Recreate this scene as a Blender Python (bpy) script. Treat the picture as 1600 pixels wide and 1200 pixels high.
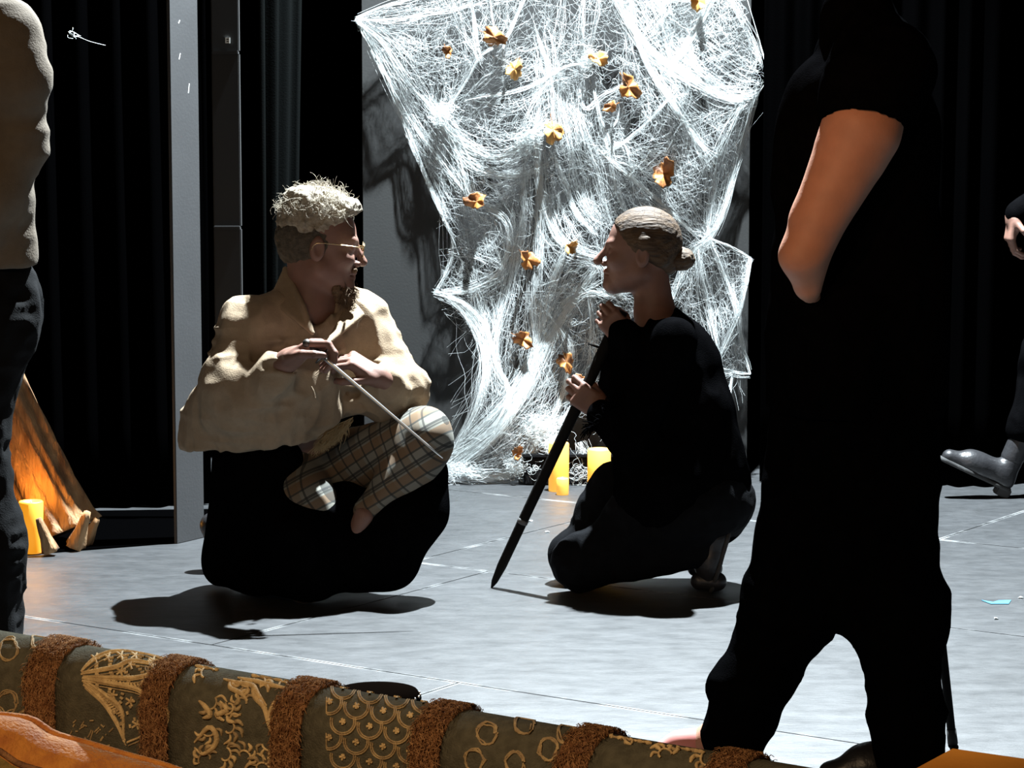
import bpy, bmesh, math, random
import numpy as np
from mathutils import Vector, Matrix

# ------------------------------------------------------------------ camera, light, exposure
scene = bpy.context.scene
for o in list(bpy.data.objects):
    bpy.data.objects.remove(o)
FPX, PITCH, CAMH = 4000.0, math.atan(435 / 4000.0), 1.35
cam_data = bpy.data.cameras.new('camera')
cam_data.sensor_width = 36.0
cam_data.lens = FPX / 1600 * 36.0
cam = bpy.data.objects.new('camera', cam_data)
cam.location = (0, 0, CAMH)
cam.rotation_euler = (math.pi / 2 - PITCH, 0, 0)
scene.collection.objects.link(cam)
scene.camera = cam
scene.view_settings.view_transform = 'Standard'
scene.view_settings.look = 'None'
scene.view_settings.gamma = 1.0
scene.view_settings.exposure = 0.0
scene.view_settings.use_curve_mapping = False
world = bpy.data.worlds.new('dark_theatre')
scene.world = world
world.use_nodes = True
world.node_tree.nodes['Background'].inputs[0].default_value = (0.9, 0.95, 1.0, 1)
world.node_tree.nodes['Background'].inputs[1].default_value = 0.0012


def lamp(name, kind, loc, target, energy, color, **kw):
    d = bpy.data.lights.new(name, kind)
    d.energy = energy
    d.color = color
    for k, v in kw.items():
        setattr(d, k, v)
    o = bpy.data.objects.new(name, d)
    o.location = loc
    o.rotation_euler = (Vector(target) - Vector(loc)).to_track_quat('-Z', 'Y').to_euler()
    scene.collection.objects.link(o)
    return o


# overhead stage lantern (cool), downstage, the warm house light of the auditorium, and added warm fills
lamp('stage_top_light', 'SPOT', (0.6, 8.3, 5.0), (0.1, 7.0, 0), 9300, (0.84, 0.94, 1.0),
     spot_size=math.radians(76), spot_blend=0.3, shadow_soft_size=0.045)
lamp('house_light', 'AREA', (-3.0, 1.6, 3.6), (-0.2, 6.2, 0.8), 14, (1.0, 0.66, 0.40), size=0.7)
lamp('arm_fill_spot', 'SPOT', (-1.6, 1.0, 3.0), (0.75, 5.0, 1.35), 220, (1.0, 0.45, 0.2),
     spot_size=math.radians(13), spot_blend=0.8, shadow_soft_size=0.1)  # added narrow warm spot that brightens the nearest person's arm
lamp('sofa_fill_light', 'AREA', (-0.9, 1.2, 2.1), (-0.2, 2.9, 0.6), 30, (1.0, 0.68, 0.40), size=0.4)  # added warm fill for the sofa front, lamp out of view


# ------------------------------------------------------------------ geometry of the view
CP, SP = math.cos(PITCH), math.sin(PITCH)


def ray(u, v):
    dx, dy = (u - 800) / FPX, -(v - 600) / FPX
    return np.array([dx, CP + dy * SP, -SP + dy * CP])


def P(u, v, Y):
    d = ray(u, v)
    return np.array([0, 0, CAMH]) + d * (Y / d[1])


def PZ(u, v, z):
    d = ray(u, v)
    return np.array([0, 0, CAMH]) + d * ((z - CAMH) / d[2])


# ------------------------------------------------------------------ materials
MATS = {}


def mat(name, col, rough=0.7, var=0.0, scale=8.0, col2=None, bump=0.0, bscale=40.0, metal=0.0,
        emit=0.0, emit_col=None, sheen=0.0, spec=0.5, stretch=(1, 1, 1), sss=0.0, trans=0.0, randomize=0.0):
    if name in MATS:
        return MATS[name]
    m = bpy.data.materials.new(name)
    m.use_nodes = True
    nt = m.node_tree
    b = nt.nodes['Principled BSDF']
    b.inputs['Roughness'].default_value = rough
    b.inputs['Metallic'].default_value = metal
    b.inputs['Specular IOR Level'].default_value = spec
    b.inputs['Base Color'].default_value = (*col, 1)
    if sheen:
        b.inputs['Sheen Weight'].default_value = sheen
    if trans:
        b.inputs['Transmission Weight'].default_value = trans
    if sss:
        b.inputs['Subsurface Weight'].default_value = sss
        b.inputs['Subsurface Scale'].default_value = 0.01
    if emit:
        b.inputs['Emission Color'].default_value = (*(emit_col or col), 1)
        b.inputs['Emission Strength'].default_value = emit
    tc = nt.nodes.new('ShaderNodeTexCoord')
    mp = nt.nodes.new('ShaderNodeMapping')
    mp.inputs['Scale'].default_value = stretch
    nt.links.new(tc.outputs['Object'], mp.inputs['Vector'])
    if var or col2:
        n = nt.nodes.new('ShaderNodeTexNoise')
        n.inputs['Scale'].default_value = scale
        n.inputs['Detail'].default_value = 5
        nt.links.new(mp.outputs[0], n.inputs['Vector'])
        r = nt.nodes.new('ShaderNodeValToRGB')
        c2 = col2 or tuple(c * (1 - var) for c in col)
        r.color_ramp.elements[0].position = 0.35
        r.color_ramp.elements[1].position = 0.65
        r.color_ramp.elements[0].color = (*c2, 1)
        r.color_ramp.elements[1].color = (*col, 1)
        nt.links.new(n.outputs['Fac'], r.inputs['Fac'])
        nt.links.new(r.outputs['Color'], b.inputs['Base Color'])
    if bump:
        n2 = nt.nodes.new('ShaderNodeTexNoise')
        n2.inputs['Scale'].default_value = bscale
        n2.inputs['Detail'].default_value = 4
        nt.links.new(mp.outputs[0], n2.inputs['Vector'])
        bp = nt.nodes.new('ShaderNodeBump')
        bp.inputs['Strength'].default_value = bump
        bp.inputs['Distance'].default_value = 0.01
        nt.links.new(n2.outputs['Fac'], bp.inputs['Height'])
        nt.links.new(bp.outputs['Normal'], b.inputs['Normal'])
    MATS[name] = m
    return m


def mat_floor():
    m = bpy.data.materials.new('worn_black_stage_paint')
    m.use_nodes = True
    nt = m.node_tree
    N, L = nt.nodes.new, nt.links.new
    b = nt.nodes['Principled BSDF']
    tc = N('ShaderNodeTexCoord')
    geo = N('ShaderNodeNewGeometry')

    def noise(scale, stretch, detail=6, rough=0.6):
        mp = N('ShaderNodeMapping')
        mp.inputs['Scale'].default_value = stretch
        L(geo.outputs['Position'], mp.inputs['Vector'])
        n = N('ShaderNodeTexNoise')
        n.inputs['Scale'].default_value = scale
        n.inputs['Detail'].default_value = detail
        n.inputs['Roughness'].default_value = rough
        L(mp.outputs[0], n.inputs['Vector'])
        return n

    def ramp(src, p0, c0, p1, c1):
        r = N('ShaderNodeValToRGB')
        r.color_ramp.elements[0].position = p0
        r.color_ramp.elements[1].position = p1
        r.color_ramp.elements[0].color = (*c0, 1)
        r.color_ramp.elements[1].color = (*c1, 1)
        L(src, r.inputs['Fac'])
        return r

    def mix(fac, a, bb, mode='MIX'):
        x = N('ShaderNodeMix')
        x.data_type = 'RGBA'
        x.blend_type = mode
        if isinstance(fac, float):
            x.inputs[0].default_value = fac
        else:
            L(fac, x.inputs[0])
        L(a, x.inputs[6])
        if isinstance(bb, tuple):
            x.inputs[7].default_value = (*bb, 1)
        else:
            L(bb, x.inputs[7])
        return x.outputs[2]
    base = ramp(noise(2.2, (1, 1, 1)).outputs['Fac'], 0.3, (0.015, 0.0165, 0.018), 0.7, (0.026, 0.028, 0.0305))
    fine = ramp(noise(26, (1.0, 2.6, 1)).outputs['Fac'], 0.32, (0.6, 0.6, 0.6), 0.7, (1.4, 1.4, 1.4))
    c = mix(1.0, base.outputs[0], fine.outputs[0], 'MULTIPLY')
    # pale scuffs
    s1 = ramp(noise(17, (0.5, 3.6, 1), 8, 0.7).outputs['Fac'], 0.66, (0, 0, 0), 0.74, (1, 1, 1))
    s2 = ramp(noise(1.3, (1, 1, 1)).outputs['Fac'], 0.36, (0.1, 0.1, 0.1), 0.66, (0.9, 0.9, 0.9))
    sm = N('ShaderNodeMath')
    sm.operation = 'MULTIPLY'
    L(s1.outputs[0], sm.inputs[0])
    L(s2.outputs[0], sm.inputs[1])
    c = mix(sm.outputs[0], c, (0.20, 0.21, 0.22))
    # worn pale edges of each sheet: generated coordinate near the rim
    sx = N('ShaderNodeSeparateXYZ')
    L(tc.outputs['Generated'], sx.inputs[0])

    def rim(out, w):
        a = N('ShaderNodeMath')
        a.operation = 'SUBTRACT'
        L(out, a.inputs[0])
        a.inputs[1].default_value = 0.5
        ab = N('ShaderNodeMath')
        ab.operation = 'ABSOLUTE'
        L(a.outputs[0], ab.inputs[0])
        g = N('ShaderNodeMath')
        g.operation = 'GREATER_THAN'
        L(ab.outputs[0], g.inputs[0])
        g.inputs[1].default_value = 0.5 - w
        return g.outputs[0]
    mx = N('ShaderNodeMath')
    mx.operation = 'MAXIMUM'
    L(rim(sx.outputs[0], 0.0028), mx.inputs[0])
    L(rim(sx.outputs[1], 0.0062), mx.inputs[1])
    en = ramp(noise(5, (1, 1, 1)).outputs['Fac'], 0.47, (0, 0, 0), 0.60, (0.85, 0.85, 0.85))
    em = N('ShaderNodeMath')
    em.operation = 'MULTIPLY'
    L(mx.outputs[0], em.inputs[0])
    L(en.outputs[0], em.inputs[1])
    c = mix(em.outputs[0], c, (0.26, 0.27, 0.27))
    L(c, b.inputs['Base Color'])
    rr = ramp(noise(9, (1, 2, 1)).outputs['Fac'], 0.3, (0.41, 0.41, 0.41), 0.7, (0.53, 0.53, 0.53))
    b.inputs['Specular IOR Level'].default_value = 1.0
    L(rr.outputs[0], b.inputs['Roughness'])
    bp = N('ShaderNodeBump')
    bp.inputs['Strength'].default_value = 0.25
    bp.inputs['Distance'].default_value = 0.004
    L(noise(38, (1, 2.4, 1), 8, 0.7).outputs['Fac'], bp.inputs['Height'])
    L(bp.outputs['Normal'], b.inputs['Normal'])
    return m


def mat_plaid():
    m = bpy.data.materials.new('plaid_wool')
    m.use_nodes = True
    nt = m.node_tree
    N, L = nt.nodes.new, nt.links.new
    b = nt.nodes['Principled BSDF']
    b.inputs['Roughness'].default_value = 0.95
    tc = N('ShaderNodeTexCoord')
    mp = N('ShaderNodeMapping')
    mp.inputs['Rotation'].default_value = (0.2, 0.55, 0.4)
    L(tc.outputs['Object'], mp.inputs['Vector'])
    sx = N('ShaderNodeSeparateXYZ')
    L(mp.outputs[0], sx.inputs[0])

    def stripe(out, freq, lo, hi):
        a = N('ShaderNodeMath')
        a.operation = 'MULTIPLY'
        L(out, a.inputs[0])
        a.inputs[1].default_value = freq
        f = N('ShaderNodeMath')
        f.operation = 'FRACT'
        L(a.outputs[0], f.inputs[0])
        r = N('ShaderNodeValToRGB')
        r.color_ramp.interpolation = 'CONSTANT'
        r.color_ramp.elements[0].color = (0, 0, 0, 1)
        r.color_ramp.elements[1].position = lo
        r.color_ramp.elements[1].color = (1, 1, 1, 1)
        e = r.color_ramp.elements.new(hi)
        e.color = (0, 0, 0, 1)
        L(f.outputs[0], r.inputs['Fac'])
        return r.outputs[0]
    cur = None

    def over(fac, col, str_):
        nonlocal cur
        x = N('ShaderNodeMix')
        x.data_type = 'RGBA'
        mm = N('ShaderNodeMath')
        mm.operation = 'MULTIPLY'
        L(fac, mm.inputs[0])
        mm.inputs[1].default_value = str_
        L(mm.outputs[0], x.inputs[0])
        if cur is None:
            x.inputs[6].default_value = (0.20, 0.195, 0.165, 1)
        else:
            L(cur, x.inputs[6])
        x.inputs[7].default_value = (*col, 1)
        cur = x.outputs[2]
    over(stripe(sx.outputs[2], 15, 0.1, 0.45), (0.16, 0.085, 0.035), 0.7)
    over(stripe(sx.outputs[0], 15, 0.1, 0.4), (0.16, 0.10, 0.05), 0.5)
    for a, s in ((0, 30), (2, 30)):
        over(stripe(sx.outputs[a], s, 0.05, 0.2), (0.02, 0.022, 0.02), 0.75)
    over(stripe(sx.outputs[2], 15, 0.62, 0.72), (0.02, 0.02, 0.02), 0.8)
    L(cur, b.inputs['Base Color'])
    return m


M_FLOOR = mat_floor()
M_FLAT = mat('dark_grey_flat_paint', (0.013, 0.0137, 0.0135), 0.75, var=0.2, scale=3, bump=0.05, bscale=120)
M_POST = mat('charcoal_flat_paint', (0.034, 0.035, 0.037), 0.7, var=0.15, scale=5, bump=0.05, bscale=120)
M_DRAPE = mat('black_velour', (0.0004, 0.0004, 0.00045), 1.0, spec=0.0, bump=0.1, bscale=200)
M_LEG = mat('charcoal_drape', (0.0035, 0.004, 0.004), 1.0, spec=0.0, bump=0.1, bscale=200)
M_BLACK = mat('black_cotton', (0.0022, 0.0022, 0.0025), 1.0, spec=0.0, var=0.3, scale=30, bump=0.25, bscale=300)
M_BLACKP = mat('black_denim', (0.006, 0.0063, 0.007), 0.95, spec=0.1, var=0.3, scale=30, bump=0.25, bscale=300)
M_JEANS = mat('charcoal_denim', (0.006, 0.0064, 0.0075), 0.95, spec=0.05, var=0.3, scale=40, bump=0.25, bscale=300)
M_SKIN = mat('fair_skin', (0.22, 0.115, 0.085), 0.55, var=0.12, scale=25, bump=0.06, bscale=180, sss=0.12)
M_SKIN2 = mat('warm_skin', (0.52, 0.25, 0.16), 0.6, var=0.12, scale=25, bump=0.06, bscale=180, sss=0.1)
M_SHIRT = mat('cream_linen', (0.34, 0.26, 0.18), 0.95, var=0.10, scale=60, bump=0.18, bscale=260, spec=0.1)
M_BEIGE = mat('beige_linen', (0.135, 0.105, 0.073), 0.9, var=0.12, scale=50, bump=0.2, bscale=220)
M_PLAID = mat_plaid()
M_HAIRM = mat('sandy_grey_hair', (0.40, 0.35, 0.27), 0.85, col2=(0.24, 0.2, 0.15), scale=60, bump=0.5, bscale=150)
M_HAIRS = mat('short_brown_hair', (0.10, 0.08, 0.055), 0.9, col2=(0.05, 0.04, 0.028), scale=70, bump=0.6, bscale=220)
M_HAIRW = mat('light_brown_hair', (0.10, 0.06, 0.03), 0.75, col2=(0.036, 0.021, 0.011), scale=18, bump=0.5, bscale=40, stretch=(0.6, 4, 4))
M_BEARD = mat('ginger_brown_beard', (0.16, 0.10, 0.055), 0.85, col2=(0.09, 0.055, 0.03), scale=80, bump=0.6, bscale=160)
M_LIP = mat('lip_skin', (0.36, 0.14, 0.12), 0.5)
M_EYE = mat('eye_white', (0.6, 0.56, 0.52), 0.3)
M_SHOE = mat('black_leather', (0.02, 0.02, 0.022), 0.38, bump=0.2, bscale=60)
M_SOLE = mat('dark_rubber', (0.03, 0.03, 0.03), 0.8)
M_WHITE = mat('white_rubber', (0.6, 0.6, 0.58), 0.7)
M_STEEL = mat('polished_steel', (0.75, 0.74, 0.72), 0.3, metal=1.0)
M_GOLDW = mat('gold_wire', (0.8, 0.6, 0.32), 0.25, metal=1.0)
M_STAFF = mat('black_painted_wood', (0.006, 0.0055, 0.005), 0.8, spec=0.15, var=0.3, scale=12, bump=0.2, bscale=60)
M_TAPE = mat('grey_tape', (0.10, 0.10, 0.10), 0.6)
M_WEB = mat('white_web_fibre', (0.62, 0.66, 0.66), 0.9, spec=0.2)
M_LEAF = mat('golden_dry_leaf', (0.40, 0.16, 0.03), 0.6, col2=(0.09, 0.03, 0.008), scale=22, bump=0.3, bscale=60)
M_LEAF2 = mat('pale_gold_leaf', (0.55, 0.30, 0.08), 0.6, col2=(0.22, 0.085, 0.015), scale=22, bump=0.3, bscale=60)
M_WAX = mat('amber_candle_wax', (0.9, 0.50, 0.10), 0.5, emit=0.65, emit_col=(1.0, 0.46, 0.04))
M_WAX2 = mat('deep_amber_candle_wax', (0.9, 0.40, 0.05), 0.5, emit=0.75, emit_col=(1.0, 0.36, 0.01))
M_BARK = mat('rough_bark', (0.42, 0.25, 0.12), 0.9, col2=(0.16, 0.08, 0.035), scale=9, bump=1.0, bscale=30, stretch=(2.5, 2.5, 0.6))
M_OLIVE = mat('olive_jacquard', (0.10, 0.094, 0.066), 0.95, var=0.3, scale=90, bump=0.35, bscale=420, spec=0.08)
M_CORD = mat('gold_embroidery', (0.44, 0.32, 0.15), 0.8, col2=(0.26, 0.18, 0.09), scale=90, bump=0.3, bscale=500)
M_CORDB = mat('pale_gold_embroidery', (0.64, 0.47, 0.22), 0.75, col2=(0.42, 0.29, 0.13), scale=90, bump=0.3, bscale=500)
M_CHEN = mat('rust_chenille', (0.30, 0.14, 0.05), 0.9, col2=(0.13, 0.055, 0.025), scale=60, bump=0.5, bscale=300)
M_CHENF = mat('rust_chenille_tuft', (0.40, 0.22, 0.10), 0.95, col2=(0.16, 0.07, 0.03), scale=160, spec=0.1)
M_SATIN = mat('amber_lit_velvet', (0.62, 0.24, 0.025), 0.75, col2=(0.42, 0.13, 0.012), scale=45, bump=0.5, bscale=240, sheen=0.4)  # strong orange light on the cushion is put into this colour
M_OLIVE2 = mat('olive_gold_cushion_brocade', (0.33, 0.20, 0.045), 0.8, col2=(0.12, 0.085, 0.02), scale=38, bump=0.5, bscale=240)
M_ORANGE = mat('orange_leather', (0.42, 0.115, 0.012), 1.0, var=0.2, scale=6, bump=0.15, bscale=90, spec=0.0)
M_DARKSEAT = mat('dark_seat_leather', (0.0025, 0.0016, 0.0012), 1.0, spec=0.0)
M_WOOD = mat('dark_wood', (0.05, 0.025, 0.014), 0.45, var=0.4, scale=12, stretch=(1, 1, 6), bump=0.1)
M_BLUE = mat('light_blue_tape', (0.045, 0.20, 0.30), 0.9, var=0.1, scale=40)
M_GLASS = mat('spectacle_glass', (1, 1, 1), 0.02, trans=1.0)
M_PINK = mat('pink_sock', (0.75, 0.28, 0.25), 0.8)
M_SCRATCH = mat('paint_scratch', (0.5, 0.5, 0.48), 0.9)
M_PLATE = mat('pale_plate', (0.55, 0.55, 0.52), 0.5)

# ------------------------------------------------------------------ object helpers
COL = scene.collection


def link(o, parent=None):
    COL.objects.link(o)
    if parent is not None:
        o.parent = parent
        o.matrix_parent_inverse = Matrix.Identity(4)
        o.location = o.location - parent.location
    return o


def tag(o, label=None, cat=None, group=None, kind=None):
    if label:
        o['label'] = label
    if cat:
        o['category'] = cat
    if group:
        o['group'] = group
    if kind:
        o['kind'] = kind
    return o


def empty(name, loc, label, cat, group=None):
    o = bpy.data.objects.new(name, None)
    o.location = [float(x) for x in loc]
    o.empty_display_size = 0.1
    COL.objects.link(o)
    return tag(o, label, cat, group)


def mesh_np(name, V, F, m, parent=None, smooth=True, origin=None):
    """V (n,3) array; F (m,k) array of equal-sized polygons."""
    V = np.asarray(V, dtype=np.float32)
    F = np.asarray(F, dtype=np.int32)
    if origin is None:
        origin = np.array([(V[:, 0].min() + V[:, 0].max()) / 2, (V[:, 1].min() + V[:, 1].max()) / 2, V[:, 2].min()])
    V = V - np.asarray(origin, dtype=np.float32)
    me = bpy.data.meshes.new(name)
    k = F.shape[1]
    me.vertices.add(len(V))
    me.vertices.foreach_set('co', V.ravel())
    me.loops.add(F.size)
    me.loops.foreach_set('vertex_index', F.ravel())
    me.polygons.add(len(F))
    me.polygons.foreach_set('loop_start', np.arange(0, F.size, k, dtype=np.int32))
    me.polygons.foreach_set('use_smooth', np.full(len(F), smooth, dtype=bool))
    me.update(calc_edges=True)
    me.materials.append(m)
    o = bpy.data.objects.new(name, me)
    o.location = [float(x) for x in origin]
    return link(o, parent)


def mesh_bm(name, bm, m, parent=None, smooth=False, origin=(0, 0, 0)):
    origin = Vector([float(x) for x in origin])
    for v in bm.verts:
        v.co -= origin
    bmesh.ops.recalc_face_normals(bm, faces=bm.faces)
    me = bpy.data.meshes.new(name)
    bm.to_mesh(me)
    bm.free()
    if smooth:
        me.polygons.foreach_set('use_smooth', [True] * len(me.polygons))
    me.materials.append(m)
    o = bpy.data.objects.new(name, me)
    o.location = origin
    return link(o, parent)


def bm_box(bm, c, size, rotz=0.0, bevel=0.0, rot=None):
    R = rot if rot is not None else Matrix.Rotation(rotz, 4, 'Z')
    r = bmesh.ops.create_cube(bm, size=1.0, matrix=Matrix.Translation(Vector([float(x) for x in c])) @ R @ Matrix.Diagonal((*size, 1)))
    if bevel:
        es = list({e for v in r['verts'] for e in v.link_edges})
        bmesh.ops.bevel(bm, geom=es, offset=bevel, segments=2, affect='EDGES')
    return bm


def bm_lathe(bm, c, prof, n=32, wob=None, axis=None):
    rings = []
    c = Vector([float(x) for x in c])
    for (r, z) in prof:
        ring = []
        for i in range(n):
            a = 2 * math.pi * i / n
            rr = r * (1 + (wob(a, z) if wob else 0))
            p = Vector((rr * math.cos(a), rr * math.sin(a), z))
            if axis is not None:
                p = axis @ p
            ring.append(bm.verts.new(c + p))
        rings.append(ring)
    for a, b in zip(rings, rings[1:]):
        for i in range(n):
            bm.faces.new((a[i], a[(i + 1) % n], b[(i + 1) % n], b[i]))
    bm.faces.new(rings[0][::-1])
    bm.faces.new(rings[-1])
    return bm


def tubes(paths, radii, sides=3):
    """paths (N,S,3); radii (N,S) -> verts, quad faces."""
    N, S, _ = paths.shape
    T = np.gradient(paths, axis=1)
    T /= (np.linalg.norm(T, axis=2, keepdims=True) + 1e-9)
    ref = np.array([0.31, 0.87, 0.38])
    A = np.cross(T, ref)
    A /= (np.linalg.norm(A, axis=2, keepdims=True) + 1e-9)
    B = np.cross(T, A)
    V = np.zeros((N, S, sides, 3), dtype=np.float32)
    for k in range(sides):
        a = 2 * math.pi * k / sides
        V[:, :, k, :] = paths + (A * math.cos(a) + B * math.sin(a)) * radii[:, :, None]
    idx = np.arange(N * S * sides, dtype=np.int32).reshape(N, S, sides)
    F = np.stack([idx[:, :-1, :], np.roll(idx, -1, 2)[:, :-1, :], np.roll(idx, -1, 2)[:, 1:, :], idx[:, 1:, :]], -1)
    return V.reshape(-1, 3), F.reshape(-1, 4)


def resample(pts, n):
    pts = np.asarray(pts, dtype=float)
    # Catmull-Rom then arclength resample
    q = np.vstack([2 * pts[0] - pts[1], pts, 2 * pts[-1] - pts[-2]])
    out = []
    for i in range(1, len(q) - 2):
        for t in np.linspace(0, 1, 12, endpoint=False):
            a, b, c, d = q[i - 1], q[i], q[i + 1], q[i + 2]
            out.append(0.5 * ((2 * b) + (c - a) * t + (2 * a - 5 * b + 4 * c - d) * t * t + (-a + 3 * b - 3 * c + d) * t ** 3))
    out.append(pts[-1])
    out = np.array(out)
    L = np.concatenate([[0], np.cumsum(np.linalg.norm(np.diff(out, axis=0), axis=1))])
    s = np.linspace(0, L[-1], n)
    return np.stack([np.interp(s, L, out[:, k]) for k in range(out.shape[1])], 1)


# ------------------------------------------------------------------ implicit surfaces (bodies and clothes)
def vnoise(p, seed=0):
    """smooth value noise in about -1..1; p (...,3)"""
    rng = np.random.RandomState(seed)
    lat = rng.uniform(-1, 1, 4096).astype(np.float32)
    i = np.floor(p).astype(np.int64)
    f = (p - i).astype(np.float32)
    f = f * f * (3 - 2 * f)
    out = 0
    for a in (0, 1):
        for b in (0, 1):
            for c in (0, 1):
                h = ((i[..., 0] + a) * 73856093 ^ (i[..., 1] + b) * 19349663 ^ (i[..., 2] + c) * 83492791) & 4095
                w = (f[..., 0] if a else 1 - f[..., 0]) * (f[..., 1] if b else 1 - f[..., 1]) * (f[..., 2] if c else 1 - f[..., 2])
                out = out + lat[h] * w
    return out


def C(a, b, ra, rb=None, k=0.02, op='u'):
    a, b = np.asarray(a, float), np.asarray(b, float)
    rb = ra if rb is None else rb
    r = max(ra, rb)
    lo, hi = np.minimum(a, b) - r, np.maximum(a, b) + r
    ab = b - a
    L2 = max(float(ab @ ab), 1e-9)

    def fn(X):
        d = X - a
        t = np.clip((d @ ab) / L2, 0, 1)
        return np.linalg.norm(d - t[..., None] * ab, axis=-1) - (ra + (rb - ra) * t)
    return fn, lo, hi, k, op


def El(c, r, R=None, k=0.02, op='u'):
    c, r = np.asarray(c, float), np.asarray(r, float)
    R = np.eye(3) if R is None else np.asarray(R, float)     # columns = local axes
    m = r.max()

    def fn(X):
        q = (X - c) @ R
        k0 = np.linalg.norm(q / r, axis=-1)
        k1 = np.linalg.norm(q / (r * r), axis=-1) + 1e-9
        return k0 * (k0 - 1) / k1
    return fn, c - m, c + m, k, op


def Bx(c, half, R=None, rnd=0.01, k=0.02, op='u'):
    c, half = np.asarray(c, float), np.asarray(half, float)
    R = np.eye(3) if R is None else np.asarray(R, float)
    m = np.linalg.norm(half)

    def fn(X):
        q = np.abs((X - c) @ R) - (half - rnd)
        return np.linalg.norm(np.maximum(q, 0), axis=-1) + np.minimum(q.max(axis=-1), 0) - rnd
    return fn, c - m, c + m, k, op


def Half(p, n, k=0.006, op='s'):
    """everything on the side n points to"""
    p, n = np.asarray(p, float), np.asarray(n, float)
    n = n / np.linalg.norm(n)

    def fn(X):
        return -((X - p) @ n)
    return fn, np.full(3, -1e3), np.full(3, 1e3), k, op


def sdf_mesh(prims, h, lo=None, hi=None, disp=None):
    us = [p for p in prims if p[4] == 'u']
    if lo is None:
        lo = np.min([p[1] for p in us], axis=0) - 0.02
        hi = np.max([p[2] for p in us], axis=0) + 0.02
    lo, hi = np.asarray(lo, float), np.asarray(hi, float)
    n = np.ceil((hi - lo) / h).astype(int) + 1
    ax = [lo[i] + h * np.arange(n[i]) for i in range(3)]
    Fd = np.full(n, 0.5, dtype=np.float32)
    for fn, plo, phi, k, op in prims:
        pad = k + 0.035
        sl = []
        for i in range(3):
            a = int(np.clip(math.floor((plo[i] - pad - lo[i]) / h), 0, n[i]))
            b = int(np.clip(math.ceil((phi[i] + pad - lo[i]) / h) + 1, 0, n[i]))
            sl.append(slice(a, b))
        if any(s.stop <= s.start for s in sl):
            continue
        X = np.stack(np.meshgrid(ax[0][sl[0]], ax[1][sl[1]], ax[2][sl[2]], indexing='ij'), -1)
        d = fn(X).astype(np.float32)
        cur = Fd[tuple(sl)]
        if op == 'u':
            hh = np.clip(0.5 + 0.5 * (cur - d) / k, 0, 1)
            Fd[tuple(sl)] = cur * (1 - hh) + d * hh - k * hh * (1 - hh)
        else:
            d = -d
            hh = np.clip(0.5 - 0.5 * (cur - d) / k, 0, 1)
            Fd[tuple(sl)] = cur * (1 - hh) + d * hh + k * hh * (1 - hh)
    if disp is not None:
        near = np.argwhere(np.abs(Fd) < 0.05)
        X = lo + near * h
        Fd[near[:, 0], near[:, 1], near[:, 2]] += disp(X).astype(np.float32)
    return nets(Fd, lo, h)


def nets(Fd, lo, h):
    s = Fd < 0
    n = Fd.shape
    cnt = np.zeros((n[0] - 1, n[1] - 1, n[2] - 1), dtype=np.int8)
    for a in (0, 1):
        for b in (0, 1):
            for c in (0, 1):
                cnt += s[a:n[0] - 1 + a, b:n[1] - 1 + b, c:n[2] - 1 + c]
    cells = np.argwhere((cnt > 0) & (cnt < 8))
    vid = np.full(cnt.shape, -1, dtype=np.int32)
    vid[cells[:, 0], cells[:, 1], cells[:, 2]] = np.arange(len(cells))
    acc = np.zeros((len(cells), 3))
    num = np.zeros(len(cells))
    cor = [(a, b, c) for a in (0, 1) for b in (0, 1) for c in (0, 1)]
    for p in cor:
        for ax in range(3):
            if p[ax] == 0:
                q = list(p)
                q[ax] = 1
                fp = Fd[cells[:, 0] + p[0], cells[:, 1] + p[1], cells[:, 2] + p[2]]
                fq = Fd[cells[:, 0] + q[0], cells[:, 1] + q[1], cells[:, 2] + q[2]]
                cr = (fp < 0) != (fq < 0)
                t = np.where(cr, fp / np.where(cr, fp - fq, 1), 0)
                pos = np.array(p, float)[None, :].repeat(len(cells), 0)
                pos[:, ax] += t
                acc += pos * cr[:, None]
                num += cr
    V = lo + h * (cells + acc / np.maximum(num, 1)[:, None])
    faces = []
    for ax in range(3):
        o1, o2 = [(1, 2), (2, 0), (0, 1)][ax]
        sa = [slice(None)] * 3
        sb = [slice(None)] * 3
        sa[ax] = slice(0, n[ax] - 1)
        sb[ax] = slice(1, n[ax])
        for o in (o1, o2):
            sa[o] = slice(1, n[o] - 1)
            sb[o] = slice(1, n[o] - 1)
        A, B = s[tuple(sa)], s[tuple(sb)]
        for flip in (False, True):
            e = np.argwhere((A & ~B) if not flip else (~A & B))
            if not len(e):
                continue
            e = e.copy()
            e[:, o1] += 1
            e[:, o2] += 1

            def cell(d1, d2):
                c = e.copy()
                c[:, o1] -= d1
                c[:, o2] -= d2
                return vid[c[:, 0], c[:, 1], c[:, 2]]
            q = np.stack([cell(1, 1), cell(0, 1), cell(0, 0), cell(1, 0)], 1)
            faces.append(q[:, ::-1] if flip else q)
    F = np.concatenate(faces)
    F = F[(F >= 0).all(1)]
    return V, F


def blob(name, prims, h, m, parent=None, disp=None, lo=None, hi=None):
    V, F = sdf_mesh(prims, h, lo, hi, disp)
    return mesh_np(name, V, F, m, parent)


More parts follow.
